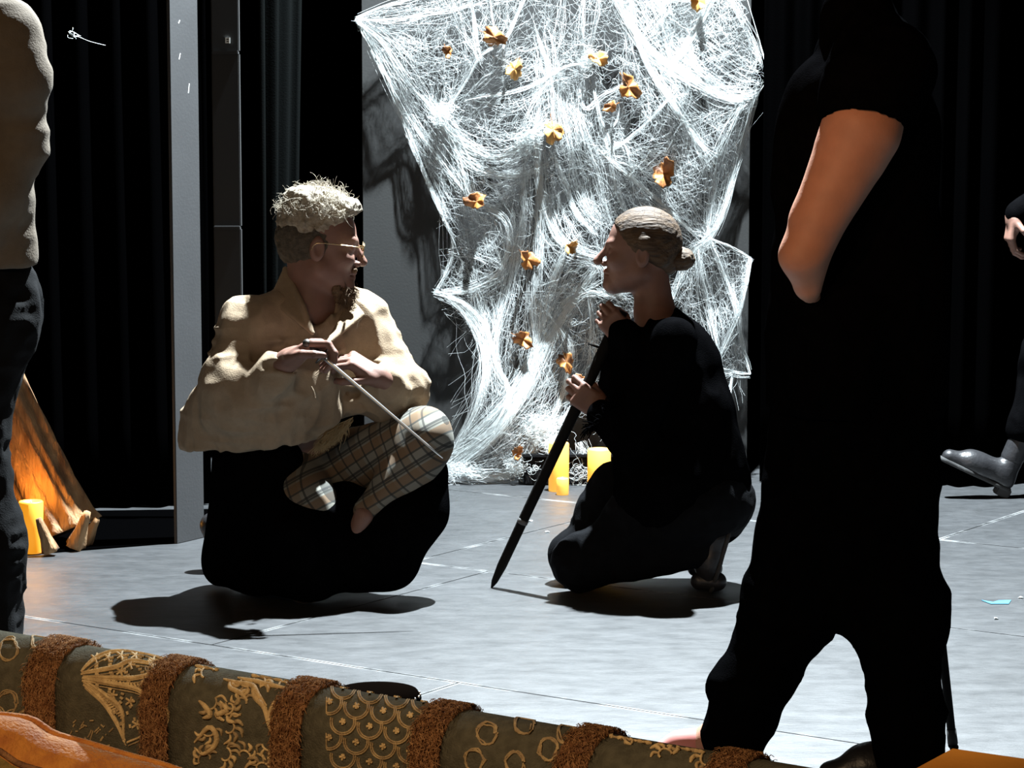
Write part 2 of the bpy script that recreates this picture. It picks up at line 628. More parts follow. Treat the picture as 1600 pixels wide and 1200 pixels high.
def body_mesh(name, prims, m, parent, fine):
    """one skin: coarse grid for the trunk and limbs, finer grids (boxes) for head and hands, one mesh."""
    V, F = sdf_mesh(prims, 0.008)
    cen = V[F].mean(1)
    keep = np.ones(len(F), bool)
    for lo, hi, h in fine:
        keep &= ~((cen > lo + 0.008).all(1) & (cen < hi - 0.008).all(1))
    F = F[keep]
    Vs, Fs, off = [V], [F], len(V)
    for lo, hi, h in fine:
        v, f = sdf_mesh(prims, h, lo, hi)
        Vs.append(v)
        Fs.append(f + off)
        off += len(v)
    V, F = np.concatenate(Vs), np.concatenate(Fs)
    used = np.unique(F)
    mp = np.full(len(V), -1)
    mp[used] = np.arange(len(used))
    return mesh_np(name, V[used], mp[F], m, parent)


def nrm(v):
    v = np.asarray(v, float)
    return v / np.linalg.norm(v)


def frame(fwd, up):
    f = nrm(fwd)
    u = np.asarray(up, float)
    u = nrm(u - f * (u @ f))
    return np.stack([f, np.cross(u, f), u], 1)      # columns forward, left, up


def head_prims(c, R, sc=1.0, nose=1.0, ears=True):
    g = lambda x, y, z: c + R @ (np.array([x, y, z]) * sc)
    e = lambda x, y, z, r, k=0.02, op='u': El(g(x, y, z), np.array(r) * sc, R, k, op)
    pr = [e(-0.012, 0, 0.03, (0.098, 0.075, 0.086)),
          e(0.035, 0, -0.03, (0.055, 0.060, 0.085), 0.03),
          C(g(0.0, 0.046, -0.06), g(0.066, 0.008, -0.098), 0.026 * sc, 0.018 * sc, 0.03),
          C(g(0.0, -0.046, -0.06), g(0.066, -0.008, -0.098), 0.026 * sc, 0.018 * sc, 0.03),
          e(0.074, 0, -0.1, (0.018, 0.02, 0.017), 0.02),
          C(g(0.078, 0.034, 0.016), g(0.085, 0.008, 0.013), 0.010 * sc, 0.009 * sc, 0.012),
          C(g(0.078, -0.034, 0.016), g(0.085, -0.008, 0.013), 0.010 * sc, 0.009 * sc, 0.012),
          e(0.062, 0.04, -0.032, (0.024, 0.02, 0.018), 0.02), e(0.062, -0.04, -0.032, (0.024, 0.02, 0.018), 0.02)]
    for s in (-1, 1):
        pr.append(e(0.097, 0.031 * s, -0.004, (0.016, 0.017, 0.012), 0.008, 's'))
        pr.append(e(0.074, 0.031 * s, -0.005, (0.0135, 0.0135, 0.0135), 0.003))
    pr += [C(g(0.086, 0, 0.006), g(0.112 + 0.008 * (nose - 1) * 5, 0, -0.036), 0.0075 * sc, 0.0095 * sc, 0.010),
           e(0.108 + 0.006 * (nose - 1) * 5, 0, -0.039, (0.011, 0.009, 0.009), 0.008)]
    for s in (-1, 1):
        pr.append(e(0.096, 0.0125 * s, -0.043, (0.010, 0.007, 0.008), 0.006))
        pr.append(e(0.103, 0.006 * s, -0.050, (0.005, 0.0035, 0.004), 0.003, 's'))
        pr.append(C(g(0.090, 0, -0.0655), g(0.078, 0.021 * s, -0.070), 0.0075 * sc, 0.004 * sc, 0.006))
        pr.append(C(g(0.087, 0, -0.0775), g(0.077, 0.019 * s, -0.073), 0.0082 * sc, 0.004 * sc, 0.006))
        pr.append(C(g(0.098, 0, -0.0715), g(0.080, 0.022 * s, -0.0715), 0.0025 * sc, 0.002 * sc, 0.003, 's'))
        if ears:
            pr.append(e(-0.008, 0.076 * s, -0.012, (0.019, 0.010, 0.031), 0.006))
            pr.append(e(-0.004, 0.086 * s, -0.010, (0.011, 0.007, 0.019), 0.005, 's'))
    return pr


def hand_prims(w, d, n, side, curl=(0.9, 1.2, 0.7), sc=1.0, spread=0.0, thumb=(0.5, 0.6, 0.45), per=None):
    """w wrist, d towards the knuckles, n palm direction, side towards the thumb"""
    d = nrm(d)
    n = nrm(np.asarray(n, float) - d * (np.asarray(n, float) @ d))
    s = np.cross(d, n)
    if s @ np.asarray(side, float) < 0:
        s = -s
    R = np.stack([d, s, n], 1)
    pr = [Bx(w + d * 0.045 * sc, np.array([0.046, 0.039, 0.0135]) * sc, R, 0.012 * sc, 0.012),
          El(w + (d * 0.03 + s * 0.022 + n * 0.010) * sc, np.array([0.032, 0.018, 0.016]) * sc, R, 0.01),
          C(w - d * 0.02 * sc, w + d * 0.02 * sc, 0.025 * sc, 0.022 * sc, 0.02)]
    L = [(0.043, 0.026, 0.021), (0.047, 0.029, 0.022), (0.044, 0.027, 0.021), (0.034, 0.021, 0.018)]
    for i in range(4):
        off = (0.0295 - 0.0195 * i)
        p = w + (d * (0.086 - 0.006 * abs(i - 1)) + s * off) * sc
        a = 0.0
        cu = per[i] if per else curl
        dd0 = nrm(d + s * spread * (1.5 - i))
        for j in range(3):
            a += cu[j]
            dd = dd0 * math.cos(a) + n * math.sin(a)
            q = p + dd * L[i][j] * sc
            ra, rb = [(0.0098, 0.0088), (0.0088, 0.008), (0.008, 0.0066)][j]
            if i == 3:
                ra, rb = ra * 0.88, rb * 0.88
            pr.append(C(p, q, ra * sc, rb * sc, 0.0035))
            p = q
    p = w + (d * 0.022 + s * 0.030 + n * 0.006) * sc
    td, ts, tn = thumb
    v1 = nrm(d * td + s * ts + n * tn)
    q = p + v1 * 0.042 * sc
    pr.append(C(p, q, 0.0135 * sc, 0.0108 * sc, 0.008))
    v2 = nrm(d * (td + 0.25) + s * (ts - 0.55) + n * (tn + 0.35))
    r_ = q + v2 * 0.03 * sc
    pr.append(C(q, r_, 0.0105 * sc, 0.0095 * sc, 0.003))
    v3 = nrm(d * (td + 0.3) + s * (ts - 0.95) + n * (tn + 0.45))
    pr.append(C(r_, r_ + v3 * 0.024 * sc, 0.0095 * sc, 0.0075 * sc, 0.003))
    return pr


def folds(scales, amps, seed):
    def f(X):
        out = 0
        for i, (s, a) in enumerate(zip(scales, amps)):
            out = out + a * vnoise(X * np.asarray(s, float), seed + i)
        return out
    return f



def folds_r(scales, amps, seed):
    # ridged: sharp creases like gathered cloth
    def f(X):
        out = 0
        for i, (s, a) in enumerate(zip(scales, amps)):
            n = vnoise(X * np.asarray(s, float), seed + i)
            out = out + a * (np.abs(n) * 1.6 - 0.4)
        return out
    return f


# ================================================================== THE SETTING
E1 = np.array([0.83036, -0.55722, 0.0])
E2 = np.array([0.55722, 0.83036, 0.0])
bm = bmesh.new()
bm_box(bm, (0, 6.0, -0.058), (9.0, 13.0, 0.1))
floor = mesh_bm('floor', bm, mat('dark_subfloor', (0.006, 0.006, 0.006), 0.9), origin=(0, 6.0, -0.108))
tag(floor, 'black painted stage floor of large worn sheets', kind='structure')
bm = bmesh.new()
bm_box(bm, (0, 0, 0.0), (2.434, 1.232, 0.008), bevel=0.0012)
pm = bpy.data.meshes.new('floor_panel')
bm.to_mesh(pm)
bm.free()
pm.materials.append(M_FLOOR)
prow = {-2: -2.9, -1: -3.4, 0: -4.16, 1: -4.44, 2: -3.3, 3: -4.3, 4: -3.6}
for r, off in prow.items():
    for j in range(-3, 4):
        n0 = 4.84 + 1.236 * r + 0.618
        e0 = off + 2.438 * j + 1.219
        c = E1 * e0 + E2 * n0
        if abs(c[0]) > 3.4 or c[1] < 2.0 or c[1] > 11.2:
            continue
        o = bpy.data.objects.new('floor_panel', pm)
        o.location = (c[0], c[1], -0.004 - floor.location.z)
        o.rotation_euler = (0, 0, math.atan2(E1[1], E1[0]))
        o.parent = floor
        o.location = (c[0] - floor.location.x, c[1] - floor.location.y, -0.004 - floor.location.z)
        COL.objects.link(o)


def structure(name, c, size, m, rotz=0.0, label=None, bevel=0.002):
    bm = bmesh.new()
    bm_box(bm, c, size, rotz, bevel)
    o = mesh_bm(name, bm, m, origin=(c[0], c[1], c[2] - size[2] / 2))
    return tag(o, label, kind='structure')


# black masking at the back
structure('wall_back', (0, 11.6, 2.4), (9.0, 0.06, 4.8), M_DRAPE, label='black masking drape across the back of the stage')
YF = 9.25
xl, xr = P(567, 400, YF)[0], P(1170, 400, YF)[0]
flat = structure('wall_flat', ((xl + xr) / 2, YF + 0.025, 1.6), (xr - xl, 0.05, 3.2), M_FLAT,
                 label='dark grey scenery flat behind the spider web')


def drape(name, pts, z0, z1, m, amp, n_fold, label, seed=0, taper=0.0):
    """hanging cloth with modelled folds along a floor line, with thickness"""
    rng = np.random.RandomState(seed)
    a, b = np.array(pts[0], float), np.array(pts[1], float)
    t = np.linspace(0, 1, n_fold * 10 + 1)
    d = (b - a) / np.linalg.norm(b - a)
    nn = np.array([d[1], -d[0]])
    ph = rng.uniform(0, 6.28, 3)
    zs = np.linspace(z0, z1, 14)
    V = []
    for z in zs:
        q = (z - z0) / (z1 - z0)
        w = amp * (0.75 + 0.25 * np.sin(2.2 * t * n_fold + ph[1])) * np.sin(2 * np.pi * n_fold * t + ph[0] + 0.6 * np.sin(3 * q + ph[2]))
        squeeze = 1 - taper * (1 - q)
        base = a[None] + (b - a)[None] * (t * squeeze)[:, None]
        xy = base + nn[None] * w[:, None]
        V.append(np.column_stack([xy, np.full(len(t), z)]))
    V = np.array(V)
    back = V.copy()
    back[:, :, :2] -= nn * 0.006
    nz, nt_ = len(zs), len(t)
    allv = np.concatenate([V.reshape(-1, 3), back.reshape(-1, 3)])
    idx = np.arange(nz * nt_).reshape(nz, nt_)
    F = np.stack([idx[:-1, :-1], idx[:-1, 1:], idx[1:, 1:], idx[1:, :-1]], -1).reshape(-1, 4)
    o_ = nz * nt_
    F2 = F[:, ::-1] + o_
    ed = []
    for i in range(nz - 1):
        ed.append((idx[i, 0], idx[i + 1, 0], idx[i + 1, 0] + o_, idx[i, 0] + o_))
        ed.append((idx[i, -1], idx[i, -1] + o_, idx[i + 1, -1] + o_, idx[i + 1, -1]))
    for j in range(nt_ - 1):
        ed.append((idx[0, j], idx[0, j] + o_, idx[0, j + 1] + o_, idx[0, j + 1]))
        ed.append((idx[-1, j], idx[-1, j + 1], idx[-1, j + 1] + o_, idx[-1, j] + o_))
    o = mesh_np(name, allv, np.concatenate([F, F2, np.array(ed)]), m)
    return o


def curtain(pts, m, amp, nf, label, seed, z1=3.4, taper=0.0):
    o = drape('curtain', pts, 0.004, z1, m, amp, nf, label, seed, taper)
    return tag(o, label, 'curtain')


x0 = P(1172, 600, 9.3)[0]
curtain([(x0 + 0.02, 9.12), (x0 + 0.85, 9.02)], M_DRAPE, 0.03, 9, 'black side curtain hanging right of the web flat', 3)
curtain([(1.72, 9.9), (3.2, 9.75)], M_DRAPE, 0.04, 10, 'black curtain behind the walking person at the right edge', 5)
curtain([(-2.6, 8.35), (-1.02, 8.6)], M_DRAPE, 0.03, 14, 'black curtain behind the leaning tree trunk', 8)
ca = P(392, 400, 8.75)
cb = P(470, 400, 8.95)
curtain([(ca[0] + 0.03, 8.75), (cb[0] + 0.05, 8.95)], M_LEG, 0.028, 3, 'charcoal folded curtain beside the narrow ribbed strip', 11, taper=0.5)

# wing flat edge (lit grey strip) and the narrow strip behind it
pa, pb = PZ(277, 850, 0), PZ(320, 840, 0)
dv = pb - pa
post_rot = math.atan2(dv[1], dv[0])
pn = np.array([dv[1], -dv[0], 0]) / np.linalg.norm(dv)
pc = (pa + pb) / 2 - pn * 0.007
wing = empty('stage_flat', (pc[0], pc[1], 0), 'tall charcoal flat edge standing left of the kneeling man', 'scenery flat')
bm = bmesh.new()
bm_box(bm, (pc[0], pc[1], 1.7), (np.linalg.norm(dv), 0.012, 3.4), post_rot, 0.002)
mesh_bm('board', bm, M_POST, wing, origin=(pc[0], pc[1], 0))
for (u, v, l, a) in ((297, 138, 0.03, 1.75), (282, 88, 0.02, 1.9), (281, 34, 0.012, 2.2)):
    t_ = (u - 265 - v * 0.017) / 46.0
    q = pa + dv * min(max(t_, 0.1), 0.9)
    w_ = P(u, v, q[1])
    q = np.array([q[0], q[1], w_[2]]) + pn * -0.0015
    bm = bmesh.new()
    bm_box(bm, (0, 0, 0), (l, 0.002, 0.004))
    Rm = Matrix.Rotation(post_rot, 4, 'Z') @ Matrix.Rotation(a, 4, 'Y')
    for vv in bm.verts:
        vv.co = Rm @ vv.co + Vector([float(k) for k in q])
    mesh_bm('scratch', bm, M_SCRATCH, wing, origin=q)

sa, sb_ = P(334, 400, 8.3), P(377, 400, 8.3)
strip = empty('masking_strip', ((sa[0] + sb_[0]) / 2, 8.32, 0), 'narrow dark grey masking strip with two cross seams beside the folded curtain', 'scenery flat')
zs = [0.004, P(355, 356, 8.3)[2], P(355, 82, 8.3)[2], 3.3]
for a, b in zip(zs, zs[1:]):
    bm = bmesh.new()
    bm_box(bm, ((sa[0] + sb_[0]) / 2, 8.32, (a + b) / 2), (sb_[0] - sa[0], 0.03, b - a - 0.006), 0, 0.003)
    mesh_bm('panel', bm, mat('charcoal_strip', (0.013, 0.0135, 0.014), 0.9), strip, origin=((sa[0] + sb_[0]) / 2, 8.32, a))
for z in zs[1:3]:
    bm = bmesh.new()
    bm_box(bm, ((sa[0] + sb_[0]) / 2, 8.308, z), (sb_[0] - sa[0] - 0.004, 0.034, 0.012), 0, 0.002)
    mesh_bm('seam_batten', bm, mat('charcoal_strip', (0, 0, 0)), strip, origin=((sa[0] + sb_[0]) / 2, 8.308, z))
pl = P(355, 63, 8.29)
bm = bmesh.new()
for dx_ in (-0.0055, 0.0055):
    bm_box(bm, (pl[0] + dx_, 8.302, pl[2]), (0.0035, 0.005, 0.018))
for dz_ in (-0.007, 0.0, 0.007):
    bm_box(bm, (pl[0], 8.302, pl[2] + dz_), (0.008, 0.005, 0.003))
mesh_bm('hook_plate', bm, M_PLATE, strip, origin=pl)

# black sheet standing in for the shade on the left wing floor
qa, qb = PZ(20, 873, 0), PZ(282, 848.5, 0)
bm = bmesh.new()
vs = [(qa[0] - 1.6, qa[1] - 0.75), (qb[0], qb[1]), (qb[0] + 0.02, 8.5), (qa[0] - 1.6, 8.3)]
bot = [bm.verts.new((x, y, 0.0005)) for x, y in vs]
top = [bm.verts.new((x, y, 0.004)) for x, y in vs]
bm.faces.new(top)
bm.faces.new(bot[::-1])
for i in range(4):
    bm.faces.new((bot[i], bot[(i + 1) % 4], top[(i + 1) % 4], top[i]))
tag(mesh_bm('wing_shade_sheet', bm, M_DRAPE, origin=(vs[0][0], vs[0][1], 0)), 'black sheet standing in for floor shade under the tree trunk in the left wing', 'shade sheet')

# small wisp caught on the black curtain
rng = np.random.RandomState(4)
w0, w1 = P(108, 50, 8.49), P(165, 71, 8.5)
pp = []
for i in range(9):
    a = w0 + rng.normal(0, 0.004, 3)
    b = a + (w1 - w0) * rng.uniform(0.05, 0.3) + rng.normal(0, 0.008, 3)
    pp.append(resample([a, (a + b) / 2 + rng.normal(0, 0.004, 3), b], 8))
pp.append(resample([w0, (w0 + w1) / 2 + np.array([0, 0, -0.006]), w1], 8))
V, F = tubes(np.array(pp), np.full((10, 8), 0.0007))
tag(mesh_np('web_wisp', V, F, M_WEB), 'tiny pale web wisp on the black curtain at upper left', 'cobweb')

# tree trunk prop and candle in the left wing
tb = PZ(103, 852, 0)
tt = P(-60, 470, tb[1] + 0.1)
axis = tt - tb
Lt = np.linalg.norm(axis)
Rt = Vector(axis).to_track_quat('Z', 'Y').to_matrix()
rng = np.random.RandomState(2)
ph = rng.uniform(0, 6.28, 8)


def bark(a, z):
    return 0.09 * math.sin(3 * a + ph[0] + z * 3) + 0.07 * math.sin(7 * a + ph[1] + 2.5 * math.sin(z * 4)) + 0.05 * math.sin(13 * a + ph[2] + z * 9) + 0.04 * math.sin(21 * a + z * 20)


prof = [(0.088 * (1 + 0.35 * math.exp(-z / 0.07)) * (1 - 0.12 * z), z) for z in np.linspace(0.02, Lt, 60)]
trunk = empty('tree_trunk', tb + np.array([0, 0, 0.004]), 'leaning rough-barked tree trunk glowing amber beside a candle', 'tree trunk')
bm = bm_lathe(bmesh.new(), tb + np.array([0, 0, 0.02]), prof, 64, bark, Rt)
for v in bm.verts:
    if v.co.z < 0.006:
        v.co.z = 0.006
mesh_bm('bark', bm, M_BARK, trunk, smooth=True, origin=tb)
for (du, dv_, r, l, a) in ((-24, 10, 0.022, 0.11, -0.5), (14, 2, 0.026, 0.12, 0.7), (28, -4, 0.022, 0.09, 1.2)):
    bm = bmesh.new()
    c = PZ(103 + du, 852 + dv_, 0.012)
    ax_ = Vector((math.sin(a), -0.25, 1.6)).to_track_quat('Z', 'Y').to_matrix()
    bm_lathe(bm, c, [(r * (1 - 0.75 * t) + 0.003, t * l) for t in np.linspace(0, 1, 8)], 12, lambda a_, z: 0.18 * math.sin(5 * a_ + z * 30), ax_)
    mesh_bm('root', bm, M_BARK, trunk, smooth=True, origin=c)


def candle(u, v, Y, r, h, label, m, energy, flare=0.0, z0=0.0):
    p = P(u, v, Y)
    p[2] = z0
    t = empty('pillar_candle', p, label, 'candle', 'battery pillar candles on the stage floor')
    bm = bm_lathe(bmesh.new(), p, [(r * 0.97, 0.0), (r, 0.004), (r * (1 + flare * 0.5), h * 0.5), (r * (1 + flare), h - 0.004), (r * (1 + flare) - 0.003, h),
                                   (r * 0.82, h - 0.001), (r * 0.72, h - 0.012), (0.004, h - 0.014)], 32)
    mesh_bm('wax', bm, m, t, smooth=True, origin=p)
    bm = bm_lathe(bmesh.new(), p + np.array([0, 0, h - 0.016]), [(0.002, 0), (0.0035, 0.006), (0.003, 0.012), (0.0006, 0.02)], 10)
    mesh_bm('flame_bulb', bm, mat('flame_bulb', (1, 0.6, 0.2), 0.4, emit=3.0, emit_col=(1, 0.5, 0.1)), t, smooth=True, origin=p)
    ld = bpy.data.lights.new('candle_glow', 'POINT')
    ld.energy = energy
    ld.color = (1.0, 0.42, 0.07)
    ld.shadow_soft_size = r
    lo = bpy.data.objects.new('candle_glow', ld)
    lo.location = (0, 0, h + 0.03)
    lo.parent = t
    COL.objects.link(lo)
    return t


candle(50, 868, PZ(50, 868, 0)[1] + 0.03, 0.033, 0.158, 'amber pillar candle beside the leaning tree trunk', M_WAX2, 1.6, 0.12, 0.004)
candle(873, 760, 8.93, 0.036, 0.172, 'tall amber pillar candle left of the pair by the web foot', M_WAX, 0.25)
candle(936, 760, 8.93, 0.041, 0.150, 'wide amber pillar candle beside the kneeling woman', M_WAX, 0.25)
candle(879, 762, 8.84, 0.0215, 0.060, 'short amber candle in front of the tall pillar candle', M_WAX, 0.08)

c0, c1 = P(818, 745, 9.12), P(966, 745, 9.12)
bx = empty('low_plinth', ((c0[0] + c1[0]) / 2, 9.12, 0), 'low black plinth behind the candles at the foot of the web', 'plinth')
bm = bmesh.new()
bm_box(bm, ((c0[0] + c1[0]) / 2, 9.12, 0.05), (c1[0] - c0[0], 0.12, 0.10), 0, 0.006)
mesh_bm('block', bm, M_BLACKP, bx, origin=((c0[0] + c1[0]) / 2, 9.12, 0))
bm = bmesh.new()
bm_box(bm, ((c0[0] + c1[0]) / 2, 9.12, 0.105), (c1[0] - c0[0] + 0.012, 0.132, 0.012), 0, 0.004)
mesh_bm('top_board', bm, M_BLACKP, bx, origin=((c0[0] + c1[0]) / 2, 9.12, 0.1))

# blue tape and scraps on the floor
tp = [PZ(u, v, 0.001) for u, v in ((1533, 938), (1552, 941), (1560, 938.5), (1580, 938), (1576, 944), (1548, 944))]
bm = bmesh.new()
tpv = [bm.verts.new(Vector([float(k) for k in p])) for p in tp]
bf = bm.faces.new(tpv)
ex = bmesh.ops.extrude_face_region(bm, geom=[bf])
for g in ex['geom']:
    if isinstance(g, bmesh.types.BMVert):
        g.co.z += 0.0012
tag(mesh_bm('floor_tape', bm, M_BLUE, origin=tp[0]), 'scrap of light blue tape stuck to the stage floor', 'tape')
rng = np.random.RandomState(9)
scr = [(779, 751, 'larger white cotton scrap on the floor below the web'), (697, 760, 'small white scrap at the left foot of the web'),
       (855, 832, 'small white fleck on the floor seam before the woman'), (829, 815, 'tiny white fleck beside the staff'),
       (1556, 968, 'tiny white fleck below the blue tape'), (1595, 935, 'tiny white fleck right of the blue tape'),
       (812, 749, 'small white fluff scrap left of the candles')]
for u, v, lab in scr:
    p = PZ(u, v, 0.0)
    r = 0.011 if 'larger' in lab else 0.0045
    bm = bmesh.new()
    bmesh.ops.create_icosphere(bm, subdivisions=2, radius=r)
    for q in bm.verts:
        k = 1 + 0.35 * rng.normal()
        q.co = Vector((q.co.x * k * 1.4, q.co.y * k, max(q.co.z * 0.6 * k + r * 0.5, 0.0003)))
        q.co += Vector([float(a) for a in p])
    tag(mesh_bm('paper_scrap', bm, M_WEB, smooth=True, origin=p), lab, 'scrap', 'white scraps on the stage floor')

# ================================================================== SPIDER WEB
OUT = np.array([(557, 28), (580, 70), (605, 120), (635, 200), (665, 275), (697, 350), (706, 366), (708, 385), (700, 420), (680, 455), (705, 468),
                (732, 496), (752, 535), (758, 575), (752, 612), (738, 650), (715, 690), (698, 712), (690, 738), (740, 747), (795, 743), (825, 725),
                (835, 700), (850, 668), (900, 650), (955, 672), (1000, 690), (1080, 640), (1135, 640), (1140, 690), (1146, 640), (1142, 580), (1172, 584),
                (1162, 555), (1152, 515), (1165, 450), (1173, 404), (1110, 372), (1122, 345), (1140, 290), (1166, 200), (1178, 158), (1196, 128),
                (1190, 90), (1172, 40), (1165, -40), (690, -40), (640, 0), (590, 14)], float)


def wdepth(uv):
    u, v = uv[..., 0], uv[..., 1]
    w = 0.055 + 0.02 * np.sin(u * 0.021 + 1.3) * np.sin(v * 0.017 + 0.4) + 0.012 * np.sin(u * 0.055 + v * 0.04)
    low = np.clip((v - 560) / 190, 0, 1)
    w = w + 0.10 * low * low * (3 - 2 * low)
    for cu, cv, rad, hgt in ((838, 200, 45, 0.07), (945, 243, 40, 0.06), (760, 85, 40, 0.05), (1045, 155, 60, 0.06), (795, 625, 60, 0.05), (920, 400, 60, 0.05)):
        w = w + hgt * np.exp(-((u - cu) ** 2 + (v - cv) ** 2) / (2 * rad * rad))
    return w


def web3(uv, extra=0.0):
    uv = np.asarray(uv, float)
    Y = YF - wdepth(uv) - extra
    dx, dy = (uv[..., 0] - 800) / FPX, -(uv[..., 1] - 600) / FPX
    d = np.stack([dx, CP + dy * SP, -SP + dy * CP], -1)
    p = d * (Y / d[..., 1])[..., None]
    p[..., 2] += CAMH
    p[..., 2] = np.maximum(p[..., 2], 0.003)
    return p


def inside(p):
    x, y = p[..., 0], p[..., 1]
    r = np.zeros(x.shape, bool)
    n = len(OUT)
    for i in range(n):
        a, b = OUT[i], OUT[(i + 1) % n]
        c_ = (a[1] > y) != (b[1] > y)
        xx = (b[0] - a[0]) * (y - a[1]) / (b[1] - a[1] + 1e-9) + a[0]
        r ^= c_ & (x < xx)
    return r


# rope: (points, fibres, spread px at middle, spread px at ends)
ROPES = [
    ([(557, 28), (580, 70), (605, 120), (635, 200), (665, 275), (697, 350), (706, 366)], 30, 4, 2),
    ([(706, 366), (708, 385), (700, 420), (680, 455)], 26, 3, 2),
    ([(559, 34), (600, 72), (640, 132), (672, 170), (690, 190)], 34, 6, 3),
    ([(565, 50), (610, 135), (650, 205), (700, 270), (735, 312)], 20, 7, 3),
    ([(557, 28), (590, 14), (640, 0), (700, -25)], 36, 3, 2),
    ([(557, 30), (620, 32), (690, 20), (740, 8)], 14, 6, 2),
    ([(676, 172), (702, 204), (740, 236), (775, 246), (810, 232), (838, 202)], 90, 9, 5),
    ([(690, 188), (722, 246), (765, 272), (815, 274), (845, 262)], 55, 8, 5),
    ([(680, 175), (705, 215), (725, 270), (735, 312)], 38, 8, 5),
    ([(736, -10), (741, 30), (745, 60), (750, 86)], 26, 2, 1),
    ([(764, -10), (768, 20), (772, 44)], 16, 2, 1),
    ([(823, -8), (808, 25), (790, 62), (750, 88), (733, 120), (703, 166)], 34, 2, 2),
    ([(790, 62), (785, 90), (795, 100)], 14, 4, 2),
    ([(748, 152), (785, 147), (822, 138), (850, 124), (885, 104), (915, 100)], 22, 3, 2),
    ([(868, 115), (835, 160), (815, 200)], 10, 5, 3),
    ([(835, 40), (848, 80), (862, 125), (864, 185)], 18, 4, 2),
    ([(912, -10), (911, 40), (913, 88)], 12, 1.5, 1),
    ([(838, 200), (841, 250), (846, 300), (856, 340), (874, 375), (905, 394), (938, 404), (950, 428)], 75, 6, 4),
    ([(845, 260), (843, 330), (838, 400), (833, 480), (838, 560)], 45, 8, 4),
    ([(818, 262), (818, 345), (804, 420), (775, 520), (758, 600)], 34, 10, 4),
    ([(735, 312), (768, 326), (792, 345), (796, 382), (782, 425), (735, 452), (690, 456)], 40, 6, 4),
    ([(955, -12), (975, 25), (995, 55), (1020, 85), (1060, 112), (1100, 137), (1140, 155), (1176, 154)], 120, 5, 3),
    ([(985, 5), (990, 45), (1006, 88), (1027, 128), (1046, 156), (1080, 206), (1102, 232)], 60, 4, 2),
    ([(1118, -8), (1085, 50), (1058, 88)], 46, 6, 3),
    ([(1112, -8), (1075, 70), (1050, 104)], 26, 5, 3),
    ([(1138, -10), (1158, 30), (1177, 66), (1187, 90)], 30, 6, 4),
    ([(1165, -8), (1185, 60), (1197, 106), (1196, 128), (1178, 156)], 10, 0.8, 0.8),
    ([(1178, 156), (1166, 200), (1151, 250), (1136, 310), (1121, 350), (1109, 372)], 70, 4, 3),
    ([(1160, 165), (1140, 200), (1120, 260), (1112, 320), (1106, 368)], 34, 9, 4),
    ([(1046, 152), (1012, 190), (976, 220), (946, 242)], 26, 3, 2),
    ([(946, 243), (966, 262), (1000, 290), (1040, 325), (1080, 362)], 34, 3, 2),
    ([(946, 243), (955, 232), (975, 225), (985, 262), (990, 300)], 14, 2, 1),
    ([(968, 170), (963, 190), (950, 208), (960, 222), (975, 222)], 14, 2, 1),
    ([(905, 140), (915, 170), (940, 150), (960, 140), (975, 130)], 18, 3, 2),
    ([(930, 145), (940, 190), (955, 240), (965, 300), (985, 345)], 20, 5, 3),
    ([(872, 150), (888, 230), (905, 300), (930, 345)], 30, 9, 4),
    ([(868, 248), (885, 290), (898, 330), (925, 360)], 28, 4, 3),
    ([(900, 170), (930, 250), (945, 310), (955, 345)], 20, 6, 3),
    ([(1109, 372), (1145, 388), (1173, 404)], 26, 2, 1),
    ([(1173, 404), (1165, 450), (1155, 490), (1140, 525), (1118, 572)], 46, 3, 2),
    ([(1155, 490), (1160, 540), (1172, 584)], 26, 2, 1.5),
    ([(1172, 584), (1150, 582), (1110, 571)], 36, 3, 2),
    ([(1109, 372), (1130, 425), (1150, 480), (1160, 545)], 26, 5, 2),
    ([(1109, 374), (1080, 395), (1062, 440), (1045, 480)], 34, 6, 3),
    ([(1090, 385), (1105, 470), (1125, 565)], 26, 7, 3),
    ([(1144, 580), (1137, 630), (1136, 660), (1142, 692)], 18, 2, 1),
    ([(680, 455), (705, 468), (732, 496), (752, 535), (758, 575), (752, 612), (738, 650), (715, 690), (710, 700)], 60, 5, 3),
    ([(680, 456), (722, 472), (750, 496), (766, 532), (776, 572), (796, 606), (795, 628)], 60, 4, 3),
    ([(795, 626), (770, 668), (730, 700), (692, 716)], 40, 5, 3),
    ([(710, 690), (708, 700), (698, 715), (692, 738)], 20, 2, 2),
    ([(692, 735), (740, 744), (790, 741), (818, 728), (830, 706), (838, 688)], 110, 5, 4),
    ([(905, 455), (862, 520), (832, 572), (800, 640), (770, 682), (722, 722), (694, 735)], 60, 7, 4),
    ([(880, 395), (852, 470), (836, 540), (815, 592), (775, 642), (722, 690)], 56, 9, 4),
    ([(938, 408), (906, 452), (872, 502), (846, 562), (822, 612), (782, 662), (696, 726)], 46, 7, 4),
    ([(900, 400), (945, 412), (952, 448), (968, 462)], 46, 4, 3),
    ([(880, 472), (920, 455), (958, 462)], 44, 6, 4),
    ([(920, 456), (930, 520), (925, 585), (890, 650)], 30, 9, 4),
    ([(870, 505), (885, 530), (892, 560), (870, 640), (850, 670)], 26, 6, 4),
    ([(838, 690), (850, 672), (880, 655), (890, 645)], 60, 7, 6),
    ([(905, 690), (915, 720), (912, 752)], 46, 6, 6),
    ([(690, -30), (720, 40), (745, 90)], 14, 8, 3), ([(880, -30), (870, 60), (868, 120)], 16, 12, 4),
    ([(940, -30), (930, 40), (915, 90)], 14, 8, 3), ([(1030, -30), (1040, 40), (1048, 100)], 22, 12, 5),
    ([(1002, 60), (1035, 20), (1060, -20)], 14, 8, 5),
    ([(740, 450), (760, 520), (770, 600)], 20, 10, 5), ([(700, 395), (740, 400), (780, 420)], 10, 8, 5),
]
rng = np.random.RandomState(21)
S = 18
paths, rads = [], []
flow_p, flow_t = [], []
